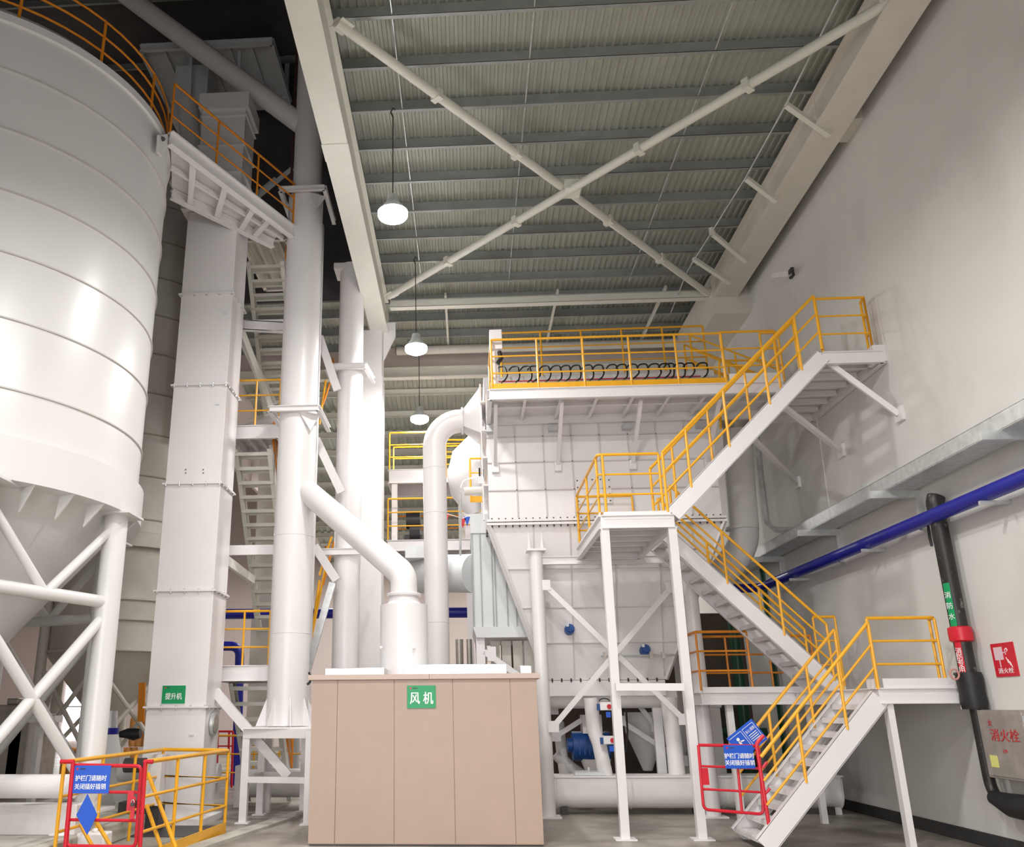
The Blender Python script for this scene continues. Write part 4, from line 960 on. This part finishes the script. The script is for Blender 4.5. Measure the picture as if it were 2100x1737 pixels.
c = P(270, 1642, y=gy-.03); lp = MB().box(c.x-.06, c.x+.02, c.y, c.y+.01, c.z-.12, c.z+.12).box(c.x, c.x+.05, c.y-.01, c.y+.005, c.z-.22, c.z+.05).build('latch_plate', RED, pt)
c = P(272, 1648, y=gy-.06); t = thing('padlock', 'small brass and black padlock on the red pit gate', 'padlock', c)
MB().box(c.x-.025, c.x+.025, c.y-.012, c.y+.012, c.z-.03, c.z+.01).build('body', DARK, t); MB().path([(c.x+.02*math.cos(k*PI/6), c.y, c.z+.01+.035*math.sin(k*PI/6)) for k in range(7)], .006, 6).build('shackle', GALV, t)
psign('gate_sign', 'blue sign with white characters on the red gate at the elevator pit', ((151, 1570), (223, 1627)), gy-.035, BLUS, [('护栏门请随时', .076, .03), ('关闭插好插销', .076, -.27)], width=.92)
c = P(179, 1670, y=gy-.05); t = thing('diamond_sign', 'blue diamond shaped plate hanging on the red pit gate', 'sign', c)
MB().prism([P(180, 1628, y=gy-.04), P(200, 1671, y=gy-.04), P(179, 1712, y=gy-.04), P(157, 1671, y=gy-.04)], (0, -.012, 0)).build('plate', BLUS, t)
tag(MB().box(-5.75, -4.3, 14.9, 16.3, .0, .008).build('pit_opening', DARK), 'dark opening of the elevator pit', 'pit')
for (x0, x1, lb) in ((-5.45, -5.05, 'white plastic canister on the floor behind the blue diamond'), (-5.85, -5.6, 'small white plastic canister left of the larger one')):
    tag(MB().box(x0, x1, 12.9, 13.2, 0, .3).tube(((x0+x1)/2, 13.05, .3), ((x0+x1)/2, 13.05, .35), .04, n=12).build('canister', LETW, bev=.05), lb, 'canister')

# ================================================================== STAIR TOWER BEHIND THE STACK PIPE
def tflight(name, label, zt_, zb_, yt, yb, xa=-4.92, xb=-4.05, n=11, nr=True):
    return flight(name, label, (xa, yb, zb_), (xa, yt, zt_), (xb-xa, 0, 0), n, rm=ORA, rail_near=False, rail_far=nr, sh=.22, post_ts=(.05, .35, .65, .95), m=BEAM, tm=BEAM)
tflight('tower_stairs', 'topmost back stairs climbing beside the bucket elevator', 11.9, 8.0, 18.0, 21.2, n=15)
tflight('tower_stairs', 'back stairs between the two white platforms beside the elevator', 7.35, 3.6, 18.0, 21.0, xa=-4.95, xb=-4.15, n=14)
tflight('tower_stairs', 'lowest back stairs under the small white platform by the elevator', 2.5, .1, 18.3, 20.4, xa=-4.85, xb=-3.9, n=8)
def tplat(label, z, m=WHITE, x0=-5.0, x1=-3.95, y0=17.7, y1=19.3, rail=True, fh=.3, name='tower_platform'):
    t = platform(name, label, x0, x1, y0, y1, z, joists=3, fh=fh, m=m, jdir='y')
    if rail: railing(t, [(x0, y0+.03, z), (x1, y0+.03, z)], h=1.06, spacing=.6)
    return t
tplat('white tower platform with yellow railing low beside the elevator', 2.75)
tplat('white tower platform with yellow railing halfway up the elevator', 7.75)
tplat('high cream tower platform under the sloping catwalk', 12.55, m=CREAM, rail=False, y1=20.2)
tag(MB().ibar((-4.9, 17.75, 10.15), (-3.8, 17.75, 10.05), .12, .24, .02).box(-4.9, -3.8, 17.69, 17.71, 9.98, 10.25).build('tower_beam', WHITE), 'white beam across the upper back stairs', 'beam')
tag(MB().box(-5.0, -3.8, 17.69, 17.75, 4.95, 5.15).build('tower_beam', WHITE), 'white beam across the middle back stairs', 'beam')
# right-hand orange rails glimpsed between the pipes
t = thing('distant_handrail', 'orange handrails glimpsed between the two tall round pipes', 'handrail', (-3.1, 21, 4))
for (a, b) in (((655, 1180), (680, 1100)), ((662, 1200), (685, 1110)), ((632, 1360), (655, 1190)), ((640, 1300), (668, 1160)), ((655, 870), (668, 780)), ((662, 830), (690, 745))):
    MB().tube(P(*a, y=20.5), P(*b, y=20.5), .03, n=8).build('rail', YEL if a[0] < 660 else ORA, t)
for (u, v0, v1) in ((683, 735, 775), (668, 1120, 1170), (743, 990, 1080), (747, 1000, 1085)):
    MB().tube(P(u, v0, y=22.5), P(u, v1, y=22.5), .03, n=8).build('post', ORA, t)
tag(MB().tube((-5.1, 26.5, 0), (-5.1, 26.5, 9.5), .22, n=16).build('grey_stack', GREYW), 'pale upright pipe far behind the low tower platform', 'pipe')
tag(MB().box(-6.6, -5.9, 27, 27.6, 0, 10).build('pale_column', CREAM), 'wide pale column far behind the elevator', 'column')
tag(MB().tube((-3.55, 27, 0), (-3.55, 27, 6.2), .1, n=16).build('thin_standpipe', GALV), 'thin silver standpipe between the two tall pipes', 'pipe')
# diagonal braces on the elevator's right
for (a, b, lb) in (((463, 1150), (520, 1190), 'white strut leaning right from the elevator above the low platform'), ((480, 640), (560, 850), 'pale strut crossing behind the tower railing')):
    tag(MB().bar(P(*a, y=17.6), P(*b, y=18.6), .08, .16).build('strut', BEAM), lb, 'strut')

# ================================================================== SILO
sx, sy, SR = -10.38, 15.59, 4.0
XF[0] = .86
silo = thing('silo', 'enormous white cylindrical silo filling the left side, on round legs', 'silo', (sx*.86, sy*.86, .27))
MB().lathe(sx, sy, [(SR, 5.9), (SR, 13.92), (SR-.3, 14.3), (.5, 15.2)], 128, cap=False).build('shell', SILO, silo)
mb = MB()
for z in (12.82, 11.63, 10.44, 9.29, 8.12, 6.92):
    mb.lathe(sx, sy, [(SR, z-.02), (SR+.03, z-.012), (SR+.03, z+.012), (SR, z+.02)], 128, cap=False)
mb.build('seam_rings', mat('silo_seam', (.55, .53, .5), .5), silo)
MB().lathe(sx, sy, [(SR, 13.78), (SR+.05, 13.8), (SR+.05, 13.96), (SR-.05, 13.98)], 128, cap=False).build('top_rim', SILO, silo)
MB().lathe(sx, sy, [(SR-.35, 5.40), (SR+.12, 5.40), (SR+.12, 6.1), (SR+.02, 6.14), (SR, 6.14)], 128, cap=False).build('ring_girder', SILO, silo)
con = MB().lathe(sx, sy, [(SR-.25, 5.45), (.45, 1.3), (.3, .9)], 96, cap=False).build('cone', SILO, silo)
def conr(z): return .45+(z-1.3)*(SR-.25-.45)/(5.45-1.3)
for z in (4.02, 2.95):
    MB().lathe(sx, sy, [(conr(z), z-.03), (conr(z)+.07, z-.02), (conr(z)+.07, z+.03), (conr(z)+.03, z+.04)], 96, cap=False).build('cone_band', SILO, silo)
for k in range(-6, 5):
    a = math.radians(-55+k*11.0+22); ca, sa = math.cos(a), math.sin(a)
    MB().prism([(sx+(SR+.1)*ca, sy+(SR+.1)*sa, 5.42), (sx+(SR-.25)*ca, sy+(SR-.25)*sa, 5.42), (sx+(SR-.3)*ca, sy+(SR-.3)*sa, 5.0)], (-.03*sa, .03*ca, 0)).build('gusset', SILO, silo)
legs = {}
for k in range(8):
    a = math.radians(45*k+2); x, y = sx+3.88*math.cos(a), sy+3.88*math.sin(a); legs[k] = Vector((x, y, 0))
    l = MB().tube((x, y, 0.0), (x, y, 5.38), .215, n=28).build('leg', SILO, silo)
    MB().box(x-.38, x+.38, y-.38, y+.38, 5.36, 5.4).build('cap_plate', SILO, l)
    MB().box(x-.35, x+.35, y-.35, y+.35, 0.3, .34).build('base_plate', SILO, l)
def tb(p, q, r=.1): MB().tube(p, q, r, n=14).build('brace_tube', SILO, silo)
up = Vector((0, 0, 1))
for k in range(8):
    a, b = legs[k], legs[(k+1) % 8]
    tb(a+up*3.78, b+up*3.78, .11); m_ = (a+b)/2+up*3.78
    tb(m_, a+up*5.2, .08); tb(m_, b+up*5.2, .08)
    tb(a+up*3.6, b+up*.6, .095); tb(b+up*3.6, a+up*.6, .095)
# lifting lug at the silo rim
c = P(322, 290, y=15.3); t = MB(); t.prism([P(322, 277, x=-6.28), P(338, 275, x=-6.28), P(344, 290, x=-6.28), P(328, 322, x=-6.28), P(320, 312, x=-6.28)], (.06, 0, 0)); lug = t.build('lifting_lug', SILO, silo)
MB().lathe(0, 0, [(.05, 0), (.05, .01)], 4); MB().tube(P(334, 285, x=-6.21), P(334, 285, x=-6.19), .05, n=12).build('lug_hole', DARK, lug)
XF[0] = None
# second silo behind
q2 = P(222, 1455, y=23.2); c2x, c2y, R2 = q2.x, 23.2, 1.75
s2 = thing('silo', 'second, slimmer cream silo standing behind, between the large silo and the elevator', 'silo', (c2x, c2y, 0))
MB().lathe(c2x, c2y, [(R2, 6.2), (R2, 18.0)], 72, cap=False).build('shell', CREAM, s2)
SEAM2 = mat('silo_seam_cream', (.42, .37, .32), .5)
mb = MB()
for k in range(10): mb.lathe(c2x, c2y, [(R2, 6.6+k*1.15), (R2+.03, 6.61+k*1.15), (R2+.03, 6.64+k*1.15), (R2, 6.65+k*1.15)], 72, cap=False)
mb.build('seam_rings', SEAM2, s2)
MB().lathe(c2x, c2y, [(R2, 5.9), (R2+.12, 5.9), (R2+.12, 6.25), (R2, 6.3)], 72, cap=False).build('ring_girder', CREAM, s2)
MB().lathe(c2x, c2y, [(R2-.05, 5.95), (R2-.08, 3.3), (.25, 1.55), (.25, .9)], 72, cap=False).build('cone', CREAM, s2)
for z in (4.55, 4.05, 3.3): MB().lathe(c2x, c2y, [(R2-.06, z), (R2, z+.02), (R2, z+.06), (R2-.06, z+.08)], 72, cap=False).build('band', CREAM, s2)
for k in range(6):
    a = math.radians(60*k-20); x, y = c2x+(R2+.05)*math.cos(a), c2y+(R2+.05)*math.sin(a)
    MB().tube((x, y, 0), (x, y, 5.9), .13, n=16).build('leg', CREAM, s2)
    b = math.radians(60*(k+1)-20); x2, y2 = c2x+(R2+.05)*math.cos(b), c2y+(R2+.05)*math.sin(b)
    MB().tube((x, y, 3.0), (x2, y2, .9), .06, n=8).build('brace_tube', CREAM, s2); MB().tube((x2, y2, 3.0), (x, y, .9), .06, n=8).build('brace_tube', CREAM, s2)
s3 = thing('silo', 'third pale silo far left behind, seen only between the legs of the large silo', 'silo', (-21, 27, 0))
MB().lathe(-20, 27, [(.4, 1), (3.9, 5.5), (3.9, 15)], 64, cap=False).build('shell', CREAM, s3)
for k in range(6):
    a = math.radians(60*k+10); MB().tube((-20+3.7*math.cos(a), 27+3.7*math.sin(a), 0), (-20+3.7*math.cos(a), 27+3.7*math.sin(a), 5.4), .25, n=14).build('leg', CREAM, s3)

# silo roof railing and catwalk
XF[0] = .86
sr = thing('silo_railing', 'orange railing curving around the silo roof', 'railing', (sx*.86, sy*.86, 12.2))
pts = [(sx+3.9*math.cos(math.radians(a)), sy+3.9*math.sin(math.radians(a)), 13.97) for a in range(-100, 45, 6)]
mb = MB()
for k in (1.0, .66, .33): mb.path([Vector(p)+up*k*1.1 for p in pts], .024, 8)
hr = mb.build('handrail', ORA, sr)
for p in pts[::4]: MB().tube(p, Vector(p)+up*1.1, .03, n=8).build('post', ORA, hr)
XF[0] = None
cw = thing('catwalk', 'white sloping catwalk with orange railing from the silo roof to the tower', 'walkway', (-5.2, 13.8, 12))
a, b = P(348, 283, z=12.08), P(600, 476, z=11.96); c, d = P(352, 398, z=11.96), P(560, 500, z=11.96)
n1, n2, f1_, f2_ = a, b, c, d
MB().ibar(n1, n2, .14, .3, .03).build('side_beam', WHITEM, cw)
MB().ibar(f1_, f2_, .12, .22, .03).build('side_beam', WHITEM, cw)
for t_ in (.17, .42, .66, .8): MB().ibar(n1.lerp(n2, t_), f1_.lerp(f2_, t_), .12, .14, .02).build('cross_joist', WHITEM, cw)
MB().bar(n1.lerp(f1_, .5), n2.lerp(f2_, .5), .05, .1).build('stringer', WHITEM, cw)
vs = [n1+up*.12, n2+up*.12, f2_+up*.12, f1_+up*.12]; mb = MB(); mb.prism(vs, (0, 0, .02)); mb.build('deck', WHITEM, cw)
railing(cw, [n1+up*.14, n2+up*.14], h=1.08, m=ORA, spacing=1.25)
# high head platform of the elevator
hp_ = platform('head_platform', 'dim high platform around the elevator head', -8.2, -4.7, 18.3, 20.8, 18.6, m=GREYW, joists=5, jdir='y')
for (x, y) in ((-6.9, 18.5), (-5.6, 18.5)): MB().bar((x, y, 18.4), (x+.1, y+.2, 14.6), .08, .08).build('hanger', GREYW, hp_)
for (x, y) in ((-5.4, 18.6), (-4.9, 18.2)): MB().bar((x, y, 13.7), (x+.8, y+.4, 14.8), .08, .1).build('knee', GREYW, hp_)
MB().bar((-8.1, 20.6, 18.5), (-8.1, 20.6, 20), .12, .12, up=(0, 1, 0)).build('hanger', GREYW, hp_)
MB().bar((-4.8, 20.6, 18.5), (-4.8, 20.6, 20), .12, .12, up=(0, 1, 0)).build('hanger', GREYW, hp_)
MB().box(-7.4, -6.5, 18.8, 19.8, 16.6, 18.3).build('drive_housing', GREYW, hp_)
t = thing('chute', 'dim white chute pipe beside the top of the elevator', 'pipe', (-6.2, 16.6, 13))
MB().path(fillet([P(385, 215, y=18.2), P(392, 300, y=18.0), P(370, 380, y=17.8)], .3), .26, 16).build('pipe', WHITEM, t)
# ladder cage at the right of the head platform
t = thing('ladder_cage', 'dark red caged ladder behind the top of the stack pipe', 'ladder', (-3.6, 17.9, 13))
mb = MB()
for x in (-3.95, -3.55): mb.tube((x, 17.9, 13.2), (x, 17.9, 18.5), .025, n=6)
mb.build('rails', mat('dull_red', (.10, .03, .03), .6), t)
for k in range(14): MB().tube((-3.95, 17.9, 13.4+k*.36), (-3.55, 17.9, 13.4+k*.36), .018, n=6).build('rung', bpy.data.materials['dull_red'], t)

# ================================================================== LEFT FLOOR LEVEL
tag(MB().box(-12.8, -5.42, 11.3, 17.0, 0, .27).build('silo_plinth', CONC, bev=.02), 'rough grey concrete plinth under the large silo', 'plinth')
tag(MB().tube((-9, 12.7, .92), (-5.45, 12.7, .92), .155, n=24).build('floor_pipe', WHITE), 'white horizontal pipe running past the silo legs at knee height', 'pipe')
tag(MB().box(-8.8, -5.5, 12.95, 13.3, .27, .66).build('steel_trough', WHITEM, bev=.01), 'pale steel trough under the white horizontal pipe by the silo', 'trough')
tag(MB().box(-6.9, -5.0, 17.9, 18.6, .25, .55).tube((-6.9, 18.1, .75), (-4.9, 18.1, .75), .17, n=16).build('boot_conveyor', WHITEM), 'pale conveyor tube behind the foot of the elevator', 'conveyor')
t = thing('screw_motor', 'black motor on a white gearbox behind the elevator pit guard', 'motor', (-5.9, 15.6, .5))
MB().tube((-5.9, 15.7, 1.02), (-5.45, 15.7, 1.02), .12, n=14).build('motor', DARK, t); MB().box(-5.45, -5.2, 15.5, 15.9, .4, 1.2).build('gearbox', WHITEM, t); MB().box(-5.9, -5.2, 15.55, 15.85, .0, .45).build('stand', DARK, t)
t = thing('loading_spout', 'white conical spout with a dark blue band between the silo legs', 'spout', (-7.6, 19.5, .3))
c = P(222, 1518, y=19.5); MB().lathe(c.x, c.y, [(.3, c.z-.3), (.2, c.z+.12)], 24).build('cone', LETW, t); MB().lathe(c.x, c.y, [(.2, c.z+.12), (.2, c.z+.25)], 24).build('band', BLU, t)
MB().lathe(c.x, c.y, [(.17, c.z+.25), (.14, c.z+.6)], 24).build('neck', GALV, t); MB().box(c.x-.4, c.x+.4, c.y-.3, c.y+.3, 0, c.z-.3).build('stand', WHITEM, t)
tag(MB().path([P(246, 1506, y=18.3), P(262, 1504, y=18.3), P(275, 1506, y=18.3), P(288, 1504, y=18.3)], [.06, .1, .12, .09], 12).build('hose_bundle', BLK), 'black wrapped hose end beside the left edge of the elevator', 'hose')
tag(MB().box(P(233, 0, y=19).x, P(282, 0, y=19).x, 19, 19.4, P(0, 1482, y=19).z, P(0, 1470, y=19).z+.02).box(P(250, 0, y=19).x, P(258, 0, y=19).x, 19.1, 19.3, 0, P(0, 1481, y=19).z).build('steel_bracket', WHITE), 'white steel bracket left of the elevator sign', 'bracket')
# sacks in the distance
for i, (u, v, n_) in enumerate(((137, 1528, 3), (250, 1540, 3), (275, 1492, 3))):
    for k in range(n_):
        c = P(u+k*13, v, y=27)
        s = MB(); zb = 0 if i < 2 else .9; s.lathe(c.x, c.y, [(.1, zb+.0), (.13, zb+.1), (.13, zb+.75), (.08, zb+.88)], 14)
        tag(s.build('orange_sack', BAGS), ['upright orange sack seen left of the silo leg', 'upright orange sack low behind the elevator pit guard', 'orange sack on the upper layer by the elevator edge'][i], 'sack', ['sacks left of the silo leg', 'sacks behind the pit guard', 'upper sacks by the elevator'][i])
tag(MB().bar(P(292, 1400, y=22), P(289, 1480, y=22), .16, .05).build('orange_strip', ORA), 'bright orange upright strip at the left edge of the elevator', 'strip')
tag(MB().box(P(12, 0, y=30).x, P(36, 0, y=30).x, 30, 30.05, P(0, 1447, y=30).z, P(0, 1412, y=30).z).build('red_banner', BANN), 'crimson banner far away between the silo legs', 'banner')
tag(MB().box(P(-8, 0, y=30).x, P(4, 0, y=30).x, 30, 30.05, P(0, 1425, y=30).z, P(0, 1410, y=30).z).build('red_banner', BANN), 'small crimson banner at the very left edge', 'banner')
for (u, v, lb) in ((20, 1480, 'dim grey machine behind the crossed silo braces at the left edge'), (60, 1500, 'dark grey box machine between the silo legs')):
    c = P(u, v, y=22); tag(MB().box(c.x-.5, c.x+.35, 22, 22.7, 0, c.z+.4).box(c.x-.2, c.x+.1, 22.1, 22.5, c.z+.4, c.z+.55).build('grey_machine', STEEL, bev=.03), lb, 'machine')
# bright window far left
wn = thing('window_1', 'tall bright window far behind the silo legs', 'window', (-19.6, 45, 1)); wn['kind'] = 'structure'
a, b = P(140, 1385, y=44.9), P(197, 1515, y=44.9)
MB().box(a.x, b.x, 44.93, 44.97, b.z, a.z).build('pane', SKY, wn)
MB().box((a.x+b.x)/2-.04, (a.x+b.x)/2+.04, 44.88, 44.93, b.z, a.z).box(a.x, b.x, 44.88, 44.93, (a.z+b.z)/2-.04, (a.z+b.z)/2+.04).build('frame', WHITE, wn)
# red guard frames and a second pipe frame behind the stand
t = thing('red_guard', 'small red and yellow guard frame far behind the pipe stand', 'railing', (-6, 24, 0))
mb = MB()
for u in (440, 447, 470, 478): mb.tube(P(u, 1500, y=24), (P(u, 1560, y=24).x, 24, 0.01), .03, n=6)
mb.tube(P(440, 1500, y=24), P(478, 1500, y=24), .03, n=6); mb.tube(P(440, 1530, y=24), P(478, 1530, y=24), .02, n=6); mb.build('frame', RED, t)
t = thing('yellow_guard', 'yellow guard rail far behind the pipe stand', 'railing', (-5, 24, 0))
railing(t, [(P(440, 1567, y=23).x, 23, 0), (P(520, 1567, y=23).x, 23, 0), (P(625, 1567, y=23).x, 23, 0)], h=1.3, spacing=.8)
tag(MB().tube((-4.9, 19.6, .45), (-2.2, 19.6, .45), .28, n=20).box(-4.9, -4.75, 19.3, 19.9, 0, .8).build('floor_conveyor', WHITEM), 'pale round conveyor casing on the floor behind the pipe stand', 'conveyor')
# low concrete kerb running back beside the elevator
tag(MB().add([(-4.3, 12.5, 0), (-4.0, 12.5, 0), (-2.9, 19.3, 0), (-3.2, 19.3, 0), (-4.3, 12.5, .05), (-4.0, 12.5, .05), (-2.9, 19.3, .05), (-3.2, 19.3, .05)], [(0, 1, 2, 3), (4, 5, 6, 7), (0, 1, 5, 4), (1, 2, 6, 5), (2, 3, 7, 6), (3, 0, 4, 7)]).build('floor_kerb', CONC), 'low concrete kerb line running back past the elevator pit', 'kerb')
